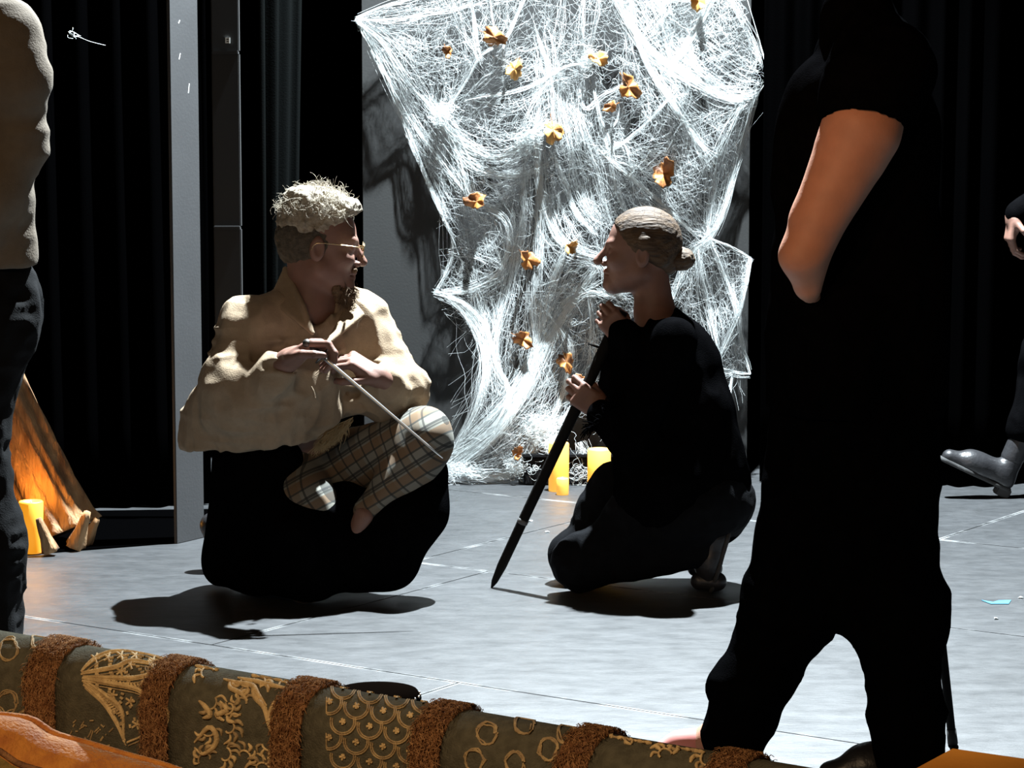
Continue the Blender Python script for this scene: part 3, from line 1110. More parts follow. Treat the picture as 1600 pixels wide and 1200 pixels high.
rope_curves = []
for pts, nf, sm_, se in ROPES:
    c = resample(pts, S)
    rope_curves.append(c)
    T = np.gradient(c, axis=0)
    T /= np.linalg.norm(T, axis=1, keepdims=True) + 1e-9
    flow_p.append(c)
    flow_t.append(T)
    Nn = np.stack([-T[:, 1], T[:, 0]], 1)
    prof = se + (sm_ - se) * np.sin(np.linspace(0, math.pi, S))
    for i in range(int(nf * 0.72)):
        a = rng.normal(0, 1) * (0.35 if i % 5 < 3 else 1.1)
        wob = np.interp(np.arange(S), np.linspace(0, S - 1, 6), rng.normal(0, 0.45, 6))
        off = (a + wob) * prof
        t0, t1 = rng.uniform(-0.16, 0.10), 1 + rng.uniform(-0.10, 0.16)
        ts = np.linspace(t0, t1, S) * (S - 1)
        kk_ = np.clip(ts, 0, S - 1)
        base = np.stack([np.interp(kk_, np.arange(S), (c + Nn * off[:, None])[:, q_]) for q_ in (0, 1)], 1)
        fan = rng.normal(0, 0.35)
        over = ts - kk_
        seg = np.linalg.norm(c[1] - c[0])
        ta = np.where(over[:, None] < 0, T[0], T[-1])
        na = np.where(over[:, None] < 0, Nn[0], Nn[-1])
        uv = base + (ta * over[:, None] + na * (np.abs(over) * fan)[:, None]) * seg
        ok_ = inside(uv) | (over == 0)
        for q_ in range(S):
            if not ok_[q_]:
                uv[q_] = base[q_]
        ext = 0.012 + np.clip(rng.normal(0, 0.3), -1, 1) * 0.004 * prof / 4
        paths.append(web3(uv, 0) - np.stack([np.zeros(S), ext, np.zeros(S)], 1))
        rads.append(np.full(S, rng.uniform(0.00026, 0.00052)))
V, F = tubes(np.array(paths), np.array(rads))
web = empty('spider_web', (P(900, 700, 9.1)[0], 9.1, 0), 'large white stretched spider web draped over the grey flat', 'spider web')
tag(mesh_np('web_rope', V, F, M_WEB, web), 'twisted white strands of the web', kind='stuff')

# thin films between neighbouring strands, plus curling loose fibres that follow them
paths, rads = [], []
films = [(0, 2, 60), (0, 3, 60), (3, 8, 40), (4, 5, 60), (5, 2, 60), (2, 11, 60), (6, 7, 60), (7, 19, 60), (11, 13, 40), (9, 11, 40), (13, 6, 60), (15, 17, 50),
         (16, 35, 50), (17, 18, 60), (18, 19, 60), (20, 19, 70), (8, 20, 50), (21, 22, 60), (21, 23, 90), (21, 25, 130), (22, 27, 90), (27, 28, 70), (22, 30, 70),
         (29, 30, 60), (30, 28, 70), (34, 36, 60), (35, 37, 50), (38, 39, 40), (39, 42, 50), (42, 44, 50), (43, 44, 60), (41, 44, 40), (46, 47, 60), (47, 19, 80),
         (46, 51, 40), (51, 52, 70), (52, 53, 70), (53, 56, 60), (53, 55, 50), (48, 50, 80), (51, 50, 90), (17, 54, 30), (57, 58, 40), (20, 46, 50), (45, 40, 10)]
for ia, ib, nf in films:
    A, B = rope_curves[ia], rope_curves[ib]
    if np.linalg.norm(A[0] - B[0]) + np.linalg.norm(A[-1] - B[-1]) > np.linalg.norm(A[0] - B[-1]) + np.linalg.norm(A[-1] - B[0]):
        B = B[::-1]
    for i in range(int(nf * 0.75)):
        if rng.rand() < 0.55:       # along: blend of the two strands
            q = rng.uniform(0.05, 0.95) + np.interp(np.arange(S), np.linspace(0, S - 1, 5), rng.normal(0, 0.08, 5))
            uv = A * (1 - q)[:, None] + B * q[:, None]
        else:                        # across: bridging threads
            t0 = rng.uniform(0, 1)
            t1 = np.clip(t0 + rng.normal(0, 0.22), 0, 1)
            pa_ = A[int(t0 * (S - 1))]
            pb_ = B[int(t1 * (S - 1))]
            tt_ = np.linspace(0, 1, S)[:, None]
            uv = pa_ * (1 - tt_) + pb_ * tt_
            uv[:, 1] += np.sin(np.linspace(0, math.pi, S)) * rng.uniform(0, 8)
        uv = uv + np.stack([np.interp(np.arange(S), np.linspace(0, S - 1, 9), rng.normal(0, 2.2, 9)) for _ in range(2)], 1)
        paths.append(web3(uv, rng.uniform(-0.006, 0.008)))
        rads.append(np.full(S, rng.uniform(0.00016, 0.00032)))


FPp, FPt = np.concatenate(flow_p), np.concatenate(flow_t)
NF = 3400
st = rng.uniform((550, -35), (1200, 745), (NF * 3, 2))
st = st[inside(st)][:NF]
# fewer fibres where the photo shows dark gaps
for cu, cv, rx, ry, keep in ((825, 480, 16, 75, 0.15), (760, 140, 45, 35, 0.5), (920, 150, 28, 22, 0.4), (905, 300, 30, 50, 0.6), (880, 610, 40, 40, 0.4), (1090, 70, 14, 26, 0.4),
                             (825, 290, 22, 40, 0.6), (750, 365, 22, 25, 0.6), (975, 200, 14, 20, 0.3), (790, 540, 12, 20, 0.5), (900, 20, 30, 30, 0.6), (940, 330, 30, 25, 0.6), (850, 20, 25, 20, 0.6)):
    m_ = ((st[:, 0] - cu) / rx) ** 2 + ((st[:, 1] - cv) / ry) ** 2 < 1
    st = st[~(m_ & (rng.rand(len(st)) > keep))]
p = st.copy()
n_ = len(p)
curly = rng.rand(n_) < np.where((st[:, 0] > 1090) & (st[:, 1] < 150), 0.9, 0.35)
ang0 = rng.normal(0, 0.45, n_)
kap = rng.normal(0, 1, n_) * np.where(curly, 0.55, 0.06)
sgn = np.where(rng.rand(n_) < 0.5, 1, -1)
step = np.where(curly, rng.uniform(2.2, 5.0, n_), rng.uniform(4, 10, n_))
tr = [p.copy()]
ang = ang0.copy()
for k in range(S - 1):
    d2 = ((p[:, None, :] - FPp[None, :, :]) ** 2).sum(-1)
    j = d2.argmin(1)
    t = FPt[j] * sgn[:, None]
    t = np.where((t[:, 1:2] < 0) & (np.abs(t[:, 1:2]) > 0.2), t, t)
    ang = ang + kap + rng.normal(0, 0.22, n_)
    ca_, sa_ = np.cos(ang), np.sin(ang)
    dd = np.stack([t[:, 0] * ca_ - t[:, 1] * sa_, t[:, 0] * sa_ + t[:, 1] * ca_], 1)
    q = p + dd * step[:, None]
    ok = inside(q)
    p = np.where(ok[:, None], q, p + 0.02)
    tr.append(p.copy())
uv = np.stack(tr, 1)
dep = rng.uniform(-0.018, 0.022, n_)
ex_ = web3(uv)
ex_[..., 1] -= dep[:, None]
P3 = np.concatenate([np.array(paths), ex_])
R3 = np.concatenate([np.array(rads), np.repeat(rng.uniform(0.00014, 0.0003, n_)[:, None], S, 1)])
# cotton tufts at the foot and behind the woman's arms
tf = []
for cu, cv, ru, rv, nt_ in ((846, 672, 26, 20, 330), (858, 690, 16, 12, 160), (910, 735, 14, 22, 220), (948, 640, 14, 26, 160), (815, 730, 22, 9, 160), (720, 738, 26, 7, 120), (690, 180, 13, 12, 160), (826, 215, 18, 14, 140), (918, 95, 9, 12, 90)):
    for i in range(nt_):
        q = np.array([cu + rng.normal(0, ru * 0.5), cv + rng.normal(0, rv * 0.5)])
        a = rng.uniform(0, 6.28)
        kk = rng.normal(0, 0.5)
        arr = [q.copy()]
        for k in range(S - 1):
            a += kk + rng.normal(0, 0.3)
            q = q + np.array([math.cos(a), math.sin(a)]) * 2.0
            arr.append(q.copy())
        pt = web3(np.array(arr), rng.uniform(-0.02, 0.05))
        tf.append(pt)
tf = np.array(tf)
P3 = np.concatenate([P3, tf])
R3 = np.concatenate([R3, np.full(tf.shape[:2], 0.00045)])
P3[..., 2] = np.maximum(P3[..., 2], 0.002)
V, F = tubes(P3, R3)
tag(mesh_np('web_fibre', V, F, M_WEB, web), 'fine loose white fibres', kind='stuff')

# dry golden leaves caught in the web
LEAVES = [(772, 58, 0.040, 'largest curled golden leaf near the top left of the web', 0.4, 0), (699, 80, 0.020, 'small amber leaf left of the large curled leaf', 1.2, 0),
          (804, 108, 0.034, 'flat round pale gold leaf below the large curled leaf', 2.0, 1), (935, 92, 0.032, 'golden leaf beside a white tuft at the upper centre of the web', 0.2, 1),
          (982, 136, 0.042, 'folded golden leaf at the crossing of thick strands', 1.0, 0), (956, 166, 0.024, 'small dark brown leaf under the folded golden leaf', 2.6, 0),
          (864, 203, 0.042, 'tall folded golden leaf right of the swagged strand', 1.5, 1), (1038, 272, 0.046, 'long brown leaf above the woman\'s head', 1.7, 0),
          (745, 315, 0.036, 'brown leaf with a bright lower rim on the left side of the web', 0.1, 0), (824, 405, 0.036, 'crumpled rust leaf above the dark vertical gap', 0.8, 0),
          (893, 386, 0.024, 'narrow gold leaf in front of the woman\'s nose', 2.2, 1), (817, 530, 0.034, 'round brown leaf at the lower end of the dark gap', 0.5, 0),
          (885, 566, 0.034, 'brown double leaf just above the woman\'s lower hand', 1.3, 0), (906, 592, 0.022, 'rust leaf touching the staff by the lower hand', 0.3, 0),
          (955, 606, 0.030, 'bright gold leaf seen between the woman\'s forearms', 1.4, 1), (1092, 3, 0.034, 'gold leaf cut by the top edge of the picture', 1.1, 1),
          (809, 707, 0.022, 'small rust leaf near the foot of the web', 1.9, 0)]
rng = np.random.RandomState(77)
for (u, v, r, lab, rot, mi) in LEAVES:
    r *= 1.2
    c = web3(np.array([u, v], float), 0.030)
    n_a, n_r = 24, 5
    ph = rng.uniform(0, 6.28, 5)
    V = [(0, 0, 0)]
    for j in range(1, n_r + 1):
        for i in range(n_a):
            a = 2 * math.pi * i / n_a
            rr = r * j / n_r * (0.62 + 0.28 * abs(math.cos(1.5 * a + ph[0])) + 0.10 * math.sin(9 * a + ph[1]))
            x, y = rr * math.cos(a) * 1.15, rr * math.sin(a) * 0.85
            q = j / n_r
            z = 0.55 * abs(x) * (1 if ph[4] > 2 else -0.6) + r * 0.22 * q * math.sin(4 * a + ph[2]) + r * 0.3 * q * q * math.sin(2 * a + ph[3])
            V.append((x, y, z))
    V = np.array(V)
    F = [(0, 1 + i, 1 + (i + 1) % n_a) for i in range(n_a)]
    quads = []
    for j in range(n_r - 1):
        for i in range(n_a):
            a, b = 1 + j * n_a + i, 1 + j * n_a + (i + 1) % n_a
            quads.append((a, a + n_a, b + n_a, b))
    Rr = np.array(Matrix.Rotation(rot, 3, 'Y') @ Matrix.Rotation(math.pi / 2 + rng.uniform(-0.5, 0.35), 3, 'X') @ Matrix.Rotation(rng.uniform(-0.5, 0.5), 3, 'Y'))
    V = V @ Rr.T + c
    bm = bmesh.new()
    bv = [bm.verts.new(Vector([float(k) for k in p_])) for p_ in V]
    for f in F + quads:
        bm.faces.new([bv[k] for k in f])
    bmesh.ops.recalc_face_normals(bm, faces=bm.faces)
    bmesh.ops.solidify(bm, geom=bm.faces[:], thickness=0.0012)
    o = mesh_bm('dry_leaf', bm, M_LEAF2 if mi else M_LEAF, smooth=True, origin=c)
    tag(o, lab, 'leaf', 'dry leaves caught in the web')
    # midrib and stalk as a part
    rb_ = np.array([(-r * 1.2, 0, 0.004), (-r * 0.5, 0, 0.003), (0, 0, 0.002), (r * 0.6, 0, 0.003)]) @ Rr.T + c
    V2, F2 = tubes(resample(rb_, 8)[None], np.linspace(0.0016, 0.0005, 8)[None], 5)
    mesh_np('stalk', V2, F2, M_LEAF, o)

# ================================================================== PEOPLE
def box_of(pts, pad):
    pts = np.array(pts)
    return pts.min(0) - pad, pts.max(0) + pad


def hair_strands(name, c, R, sc, n, seed, m, parent, zone, length, curl, rad=0.0006, shell=(0.10, 0.078, 0.092), coff=(-0.012, 0, 0.03), droop=0.0):
    """short modelled locks growing from the skull; zone(local unit dir) -> bool"""
    rng = np.random.RandomState(seed)
    out = []
    S_ = 7
    while len(out) < n:
        d = rng.normal(0, 1, 3)
        d /= np.linalg.norm(d)
        if not zone(d):
            continue
        p = np.array(coff) + d * np.array(shell)
        v = nrm(d + rng.normal(0, 0.5, 3))
        a = [p]
        ax_ = nrm(rng.normal(0, 1, 3))
        L = length * rng.uniform(0.5, 1.2) / S_
        for k in range(S_ - 1):
            v = nrm(v + np.cross(ax_, v) * curl + rng.normal(0, 0.1, 3) + np.array([0, 0, -droop]))
            p = p + v * L
            a.append(p)
        out.append(a)
    A = c + (np.array(out) * sc) @ R.T
    V, F = tubes(A, np.linspace(rad, rad * 0.5, S_)[None].repeat(n, 0))
    return tag(mesh_np(name, V, F, m, parent), kind='stuff')


# ------------------------------------------------------------------ man kneeling on one knee with a thin sword
HC = P(500, 380, 7.02)
HR = frame((0.985, 0.10, -0.10), (0.10, 0.02, 1))
FM = nrm((0.5, -0.85, 0.0))
TR = frame(FM, (0.13, 0.0, 1))
neck = P(487, 478, 7.03)
chest = P(470, 565, 7.06)
pelv = P(440, 740, 7.10)
shR, shL = P(392, 508, 6.95), P(556, 498, 7.13)
elR, wrR = P(372, 640, 6.86), P(452, 562, 6.76)
elL, wrL = P(622, 606, 7.08), P(590, 588, 6.93)
hipL, knL, anL = P(490, 745, 7.14), P(655, 690, 6.98), P(598, 882, 6.98)
hipR, knR, anR = P(425, 745, 7.02), P(478, 905, 6.86), P(352, 885, 7.06)
man = empty('person', (pelv[0], pelv[1], 0), 'man in a cream shirt kneeling on one knee with a thin sword', 'person')
handR = hand_prims(wrR, P(490, 540, 6.74) - wrR, (0.55, -0.25, -0.55), (0.2, -0.1, 0.9), sc=1.12,
                   per=[(0.5, 0.9, 0.6), (1.0, 1.2, 0.7), (1.1, 1.3, 0.7), (1.1, 1.3, 0.7)], thumb=(0.75, 0.5, 0.2))
handL = hand_prims(wrL, P(566, 573, 6.92) - wrL, (-0.2, 0.35, -0.9), (-0.3, -0.9, 0.0), sc=1.05, curl=(0.75, 1.0, 0.5), thumb=(0.7, 0.5, 0.4))
hp = head_prims(HC, HR, 1.10, 1.0)
bp = [El(chest, (0.100, 0.150, 0.19), TR, 0.05), C(chest, pelv, 0.12, 0.125, 0.05), El(pelv, (0.12, 0.155, 0.11), TR, 0.05),
      C(shR, shL, 0.055, 0.055, 0.04), C(neck + np.array([0, 0, -0.05]), HC + HR @ np.array([-0.028, 0, -0.05]), 0.064, 0.058, 0.03),
      C(neck + np.array([0.0, 0, -0.01]), shR, 0.045, 0.05, 0.04), C(neck + np.array([0, 0, -0.01]), shL, 0.045, 0.05, 0.04),
      C(shR, elR, 0.05, 0.04, 0.02), C(elR, wrR, 0.04, 0.028, 0.02), C(shL, elL, 0.05, 0.04, 0.02), C(elL, wrL, 0.04, 0.028, 0.02),
      C(hipL, knL, 0.085, 0.06, 0.03), C(knL, anL, 0.058, 0.038, 0.02), C(hipR, knR, 0.085, 0.06, 0.03), C(knR, anR, 0.058, 0.04, 0.02)] + hp + handR + handL
body_mesh('body', bp, M_SKIN, man, [(HC - 0.165, HC + 0.165, 0.0028), (*box_of([wrR, P(500, 545, 6.74)], 0.075), 0.0028), (*box_of([wrL, P(560, 570, 6.92)], 0.075), 0.0028)])

# shirt: loose linen, open at the throat, tail falling behind
tailb = P(322, 672, 7.0)
sh = [El(chest, (0.125, 0.175, 0.215), TR, 0.05), C(chest, P(452, 660, 7.07), 0.15, 0.165, 0.06), C(shR, shL, 0.072, 0.07, 0.05),
      C(neck + np.array([0.0, 0.0, -0.035]), shR, 0.052, 0.068, 0.05), C(neck + np.array([0, 0, -0.035]), shL, 0.05, 0.066, 0.05),
      C(shR, P(368, 600, 6.9), 0.076, 0.085, 0.05), C(P(368, 600, 6.87), tailb, 0.09, 0.07, 0.05), El(elR, (0.085, 0.085, 0.085), None, 0.06), C(P(400, 640, 7.0), tailb, 0.1, 0.06, 0.06),
      C(tailb, P(312, 690, 6.98), 0.06, 0.03, 0.05), C(P(345, 640, 6.93), P(338, 700, 6.93), 0.075, 0.08, 0.05),
      C(P(395, 650, 6.9), P(425, 588, 6.80), 0.08, 0.058, 0.04), C(P(425, 588, 6.80), wrR + (wrR - elR) * -0.12, 0.056, 0.042, 0.03),
      C(P(440, 640, 6.93), P(420, 680, 6.93), 0.11, 0.1, 0.06), C(P(480, 600, 6.95), P(500, 640, 6.97), 0.1, 0.06, 0.05),
      C(P(570, 600, 7.04), P(560, 630, 7.04), 0.05, 0.05, 0.04)]
# collar, standing at the back and opening in front
def flap(a, b, c, th=0.007):
    a, b, c = [np.asarray(q, float) for q in (a, b, c)]
    out = []
    for t in np.linspace(0, 1, 16):
        out.append(C(a + (b - a) * t, a + (c - a) * t, th, th, 0.006))
    return out
cut = chest + TR @ np.array([0.13, 0.0, 0.0])
sh += [C(P(496, 482, 6.90), P(506, 545, 6.845), 0.056, 0.016, 0.006, 's'), C(P(492, 440, 7.03), P(490, 478, 6.98), 0.062, 0.058, 0.01, 's'),
       C(wrR + (wrR - elR) * -0.1, wrR + (wrR - elR) * 0.2, 0.033, 0.033, 0.008, 's'),
       Half(P(300, 697, 7.0), (0.06, 0.0, -1)), Half(P(452, 702, 7.0), (0.52, 0.0, -1))]
sh += [El(elL, (0.076, 0.076, 0.076), None, 0.05),
      C(shL, P(594, 548, 7.12), 0.072, 0.066, 0.05), C(P(594, 548, 7.12), elL, 0.068, 0.07, 0.04), C(elL, P(600, 600, 6.975), 0.07, 0.056, 0.03), C(elL, P(606, 632, 7.03), 0.06, 0.05, 0.04)]
shirt = blob('shirt', sh, 0.0055, M_SHIRT, man, folds_r([(10, 10, 4), (26, 26, 9), (11, 11, 30)], (0.012, 0.007, 0.006), 40))
col_ = flap(P(446, 420, 7.03), P(424, 468, 6.96), P(488, 520, 6.845), 0.006) + flap(P(446, 420, 7.03), P(488, 520, 6.845), P(474, 476, 6.90), 0.005)
col_ += flap(P(446, 421, 7.03), P(462, 436, 7.13), P(436, 466, 7.06), 0.006) + flap(P(548, 470, 7.06), P(512, 536, 6.875), P(566, 492, 7.02), 0.006)
blob('collar', col_, 0.004, M_SHIRT, man)
# sleeve cuff hem and front placket threads
V, F = tubes(resample([P(506, 528, 6.84), P(505, 570, 6.83), P(492, 585, 6.82)], 10)[None], np.full((1, 10), 0.0018), 5)
mesh_np('shirt_lace', V, F, M_SHIRT, man)
V, F = tubes(resample([P(486, 604, 6.795), P(490, 612, 6.795), P(492, 622, 6.795)], 8)[None], np.full((1, 8), 0.003), 5)
mesh_np('shirt_tie', V, F, M_SHIRT, man)

# plaid breeches, dark wrap and stockings
kneeTop = P(668, 678, 6.97)
tr_ = [El(pelv, (0.15, 0.18, 0.13), TR, 0.05), C(hipL, knL, 0.105, 0.085, 0.05), C(knL, P(636, 770, 6.97), 0.082, 0.075, 0.04), C(hipR, P(470, 800, 6.92), 0.11, 0.10, 0.05),
       C(P(470, 800, 6.92), knR, 0.10, 0.07, 0.05), El(P(668, 672, 6.97), (0.045, 0.09, 0.045), None, 0.04), C(P(640, 722, 6.94), P(574, 796, 6.885), 0.065, 0.036, 0.04)]
blob('breeches', tr_, 0.006, M_PLAID, man, folds([(9, 9, 9), (24, 24, 24)], (0.006, 0.003), 60), )
dk = [C(P(385, 720, 7.06), P(375, 850, 7.10), 0.09, 0.10, 0.08), C(P(410, 730, 7.0), P(410, 880, 7.0), 0.11, 0.09, 0.08), C(P(390, 722, 6.95), P(440, 722, 6.94), 0.06, 0.05, 0.06),
      C(P(420, 790, 6.92), P(470, 850, 6.86), 0.10, 0.09, 0.08), C(P(470, 840, 6.86), P(490, 890, 6.84), 0.085, 0.07, 0.08), C(P(520, 820, 6.95), P(560, 870, 6.92), 0.09, 0.08, 0.08),
      C(knR, anR, 0.075, 0.06, 0.06), C(P(660, 740, 6.99), P(652, 800, 6.95), 0.07, 0.075, 0.05), C(P(652, 800, 6.95), P(600, 880, 6.95), 0.075, 0.07, 0.06),
      C(P(560, 860, 6.92), P(615, 880, 6.95), 0.06, 0.06, 0.05), C(P(610, 820, 6.93), P(550, 880, 6.93), 0.08, 0.07, 0.06), C(P(580, 810, 7.0), P(540, 800, 7.0), 0.06, 0.08, 0.06),
      Half((0, 0, 0.012), (0, 0, -1))]
blob('dark_wrap', dk, 0.007, M_BLACK, man, folds([(8, 8, 5), (20, 20, 12)], (0.008, 0.004), 70))
# sporran-like fur trim at the hem of the shirt
rng = np.random.RandomState(31)
pp = []
for i in range(420):
    q = rng.uniform(0, 1, 2)
    a = P(512 + 42 * q[0] - 16 * q[1], 672 - 22 * q[0] + 26 * q[1], 6.855 + rng.normal(0, 0.006))
    pp.append(resample([a, a + np.array([-0.010 + rng.normal(0, 0.006), -0.008, -0.010]), a + np.array([-0.018 + rng.normal(0, 0.009), -0.010, -0.028 + rng.normal(0, 0.006)])], 5))
V, F = tubes(np.array(pp), np.linspace(0.0013, 0.0004, 5)[None].repeat(len(pp), 0))
tag(mesh_np('fur_trim', V, F, mat('tawny_fur', (0.34, 0.25, 0.13), 0.9), man), 'tawny fur trim below the shirt hem', kind='stuff')
# bare shin below the plaid
blob('stocking', [C(P(568, 806, 6.865), P(550, 842, 6.86), 0.027, 0.020, 0.02)], 0.005, M_SKIN, man)
# shoes
def shoe(parent, heel, toe, m=M_SHOE, up=(0, 0, 1), sc=1.0, sole=M_SOLE, hh=0.07):
    heel, toe = np.asarray(heel, float), np.asarray(toe, float)
    Rf = frame(toe - heel, up)
    L = np.linalg.norm(toe - heel)
    g = lambda x, y, z: heel + Rf @ np.array([x * L, y, z])
    pr = [C(g(0.12, 0, 0.035 * sc), g(0.12, 0, hh * sc), 0.034 * sc, 0.036 * sc, 0.03), C(g(0.12, 0, 0.034 * sc), g(0.55, 0, 0.036 * sc), 0.034 * sc, 0.037 * sc, 0.03),
          C(g(0.5, 0.0, 0.034 * sc), g(0.86, 0, 0.024 * sc), 0.040 * sc, 0.026 * sc, 0.03), C(g(0.2, 0, 0.06 * sc), g(0.6, 0, 0.045 * sc), 0.03 * sc, 0.03 * sc, 0.03),
          Half(g(0, 0, 0.012 * sc), -Rf[:, 2], 0.004)]
    up_ = blob('shoe', pr, 0.005, m, parent)
    so = [C(g(0.10, 0, 0.006 * sc), g(0.18, 0, 0.006 * sc), 0.036 * sc, 0.036 * sc, 0.01), C(g(0.55, 0, 0.006), g(0.88, 0, 0.006), 0.043 * sc, 0.028 * sc, 0.02), C(g(0.15, 0, 0.006), g(0.6, 0, 0.006), 0.03 * sc, 0.036 * sc, 0.02),
          Half(g(0, 0, 0.015 * sc), Rf[:, 2], 0.003), Half(g(0, 0, 0.0), -Rf[:, 2], 0.003)]
    s_ = blob('sole', so, 0.0045, sole, None)
    # reparent sole under the shoe
    s_.parent = up_
    s_.location = s_.location - up_.location - parent.location
    return up_


shoe(man, PZ(560, 892, 0), PZ(560, 892, 0) + np.array([0.15, -0.20, 0.0]))
f0 = PZ(386, 893, 0.0)
shoe(man, f0 + np.array([-0.03, 0.02, 0.15]), f0 + np.array([-0.055, 0.0, 0.0]) + np.array([0.02, 0, 0.005]), up=(-1, 0, 0.1), sole=M_WHITE)

# hair, beard, spectacles
hm = [El(HC + HR @ np.array([-0.016, 0, 0.046]) * 1.1, np.array([0.097, 0.078, 0.088]) * 1.1, HR, 0.02), El(HC + HR @ np.array([0.045, 0, 0.095]) * 1.1, np.array([0.05, 0.055, 0.028]) * 1.1, HR, 0.03),
      El(HC + HR @ np.array([-0.04, 0, 0.115]) * 1.1, np.array([0.06, 0.06, 0.02]) * 1.1, HR, 0.03),
      Half(HC + HR @ np.array([0.045, 0, 0.055]) * 1.1, HR @ np.array([0.55, 0, -0.72]), 0.01), Half(HC + HR @ np.array([0, 0, 0.012]) * 1.1, HR @ np.array([0.12, 0, -1]), 0.012)]
blob('hair', hm, 0.004, M_HAIRM, man, folds([(55, 55, 55), (110, 110, 110)], (0.007, 0.004), 90))
hs = [El(HC + HR @ np.array([-0.022, 0, 0.012]) * 1.1, np.array([0.092, 0.0785, 0.092]) * 1.1, HR, 0.02),
      Half(HC + HR @ np.array([0.02, 0, 0.0]) * 1.1, HR @ np.array([1, 0, -0.25]), 0.01), Half(HC + HR @ np.array([-0.06, 0, -0.052]) * 1.1, HR @ np.array([0.35, 0, -1]), 0.01)]
blob('side_hair', hs, 0.004, M_HAIRS, man, folds([(90, 90, 90)], (0.003,), 95))
hair_strands('hair_curl', HC, HR, 1.1, 900, 5, M_HAIRM, man, lambda d: d[2] > 0.25 and d[0] < 0.75, 0.045, 0.55, shell=(0.100, 0.080, 0.096), coff=(-0.012, 0, 0.045))
bd = [El(HC + HR @ np.array([0.070, 0, -0.112]) * 1.1, np.array([0.028, 0.030, 0.030]) * 1.1, HR, 0.02), C(HC + HR @ np.array([0.066, 0, -0.12]) * 1.1, HC + HR @ np.array([0.052, 0, -0.150]) * 1.1, 0.022, 0.010, 0.02),
      C(HC + HR @ np.array([0.05, -0.035, -0.108]) * 1.1, HC + HR @ np.array([0.07, 0, -0.118]) * 1.1, 0.014, 0.018, 0.015), C(HC + HR @ np.array([0.05, 0.035, -0.108]) * 1.1, HC + HR @ np.array([0.07, 0, -0.118]) * 1.1, 0.014, 0.018, 0.015),
      C(HC + HR @ np.array([0.092, 0.018, -0.0585]) * 1.1, HC + HR @ np.array([0.092, -0.018, -0.0585]) * 1.1, 0.007, 0.007, 0.006)]
blob('beard', bd, 0.0035, M_BEARD, man, folds([(90, 90, 60), (160, 160, 90)], (0.004, 0.003), 99))
hair_strands('beard_hair', HC, HR, 1.1, 420, 17, M_BEARD, man, lambda d: d[0] > -0.2 and d[2] < 0.35, 0.03, 0.25, 0.0007, shell=(0.030, 0.036, 0.030), coff=(0.066, 0, -0.112), droop=0.3)
gl = bpy.data.objects.new('spectacles', None)
gl.location = [float(k) for k in (HC - np.array([pelv[0], pelv[1], 0]))]
gl.parent = man
COL.objects.link(gl)


def hg(x, y, z):
    return HC + HR @ (np.array([x, y, z]) * 1.1)


def part_of(o, parent):
    """parent an object built in world space under a child of a thing"""
    off = Vector((0, 0, 0))
    q = parent
    while q is not None:
        off += q.location
        q = q.parent
    o.parent = parent
    o.location = o.location - off
    return o


for s in (-1, 1):
    ring = np.array([hg(0.108 - 0.010 * abs(math.sin(a * 1)) * 0, s * 0.033 + 0.021 * math.cos(a), -0.006 + 0.018 * math.sin(a)) for a in np.linspace(0, 2 * math.pi, 25)])
    V, F = tubes(ring[None], np.full((1, 25), 0.0011), 6)
    part_of(mesh_np('lens_rim', V, F, M_GOLDW), gl)
    cen = hg(0.108, s * 0.033, -0.006)
    fx = HR[:, 0] * 0.0008
    n_ = 24
    Vv = np.concatenate([[cen + fx], ring[:24] + fx, [cen - fx], ring[:24] - fx])
    Ff = [(0, 1 + i, 1 + (i + 1) % n_) for i in range(n_)] + [(n_ + 1, n_ + 2 + (i + 1) % n_, n_ + 2 + i) for i in range(n_)]
    part_of(mesh_np('lens', Vv, np.array(Ff), M_GLASS, smooth=False), gl)
    tm = resample([hg(0.108, s * 0.054, 0.0), hg(0.09, s * 0.068, 0.002), hg(0.03, s * 0.079, 0.004), hg(-0.012, s * 0.083, 0.002), hg(-0.022, s * 0.082, -0.016)], 14)
    V, F = tubes(tm[None], np.full((1, 14), 0.0013), 6)
    part_of(mesh_np('temple', V, F, M_GOLDW), gl)
br = resample([hg(0.108, -0.012, 0.0), hg(0.112, 0, 0.005), hg(0.108, 0.012, 0.0)], 8)
V, F = tubes(br[None], np.full((1, 8), 0.0012), 6)
part_of(mesh_np('bridge', V, F, M_GOLDW), gl)

# thin sword
g0, g1 = P(505, 558, 6.70), P(692, 716, 6.66)
dsw = nrm(g1 - g0)
grip0 = g0 - dsw * 0.05
sword = empty('sword', (g0 + g1) / 2, 'thin steel sword held across the man\'s knees', 'sword')
Rs = np.array(Vector(dsw).to_track_quat('Z', 'Y').to_matrix())
Rb = Matrix([list(r) for r in Rs])
bm = bm_lathe(bmesh.new(), g0, [(0.006, 0), (0.0055, 0.02), (0.0035, 0.36), (0.0012, float(np.linalg.norm(g1 - g0)))], 8, None, Rb)
mesh_bm('blade', bm, M_STEEL, sword, smooth=True, origin=(g0 + g1) / 2)
bm = bm_lathe(bmesh.new(), grip0, [(0.007, 0), (0.0095, 0.03), (0.008, 0.05)], 12, None, Rb)
mesh_bm('grip', bm, M_SHOE, sword, smooth=True, origin=grip0)
bm = bm_lathe(bmesh.new(), g0 - dsw * 0.006, [(0.004, -0.004), (0.026, 0.0), (0.026, 0.003), (0.004, 0.008)], 16, None, Rb)
mesh_bm('guard', bm, mat('dull_iron', (0.12, 0.11, 0.10), 0.5, metal=1.0), sword, smooth=True, origin=g0)
bm = bmesh.new()
bmesh.ops.create_uvsphere(bm, u_segments=12, v_segments=8, radius=0.012, matrix=Matrix.Translation(Vector([float(k) for k in grip0 - dsw * 0.006])))
mesh_bm('pommel', bm, mat('dull_iron', (0, 0, 0)), sword, smooth=True, origin=grip0)

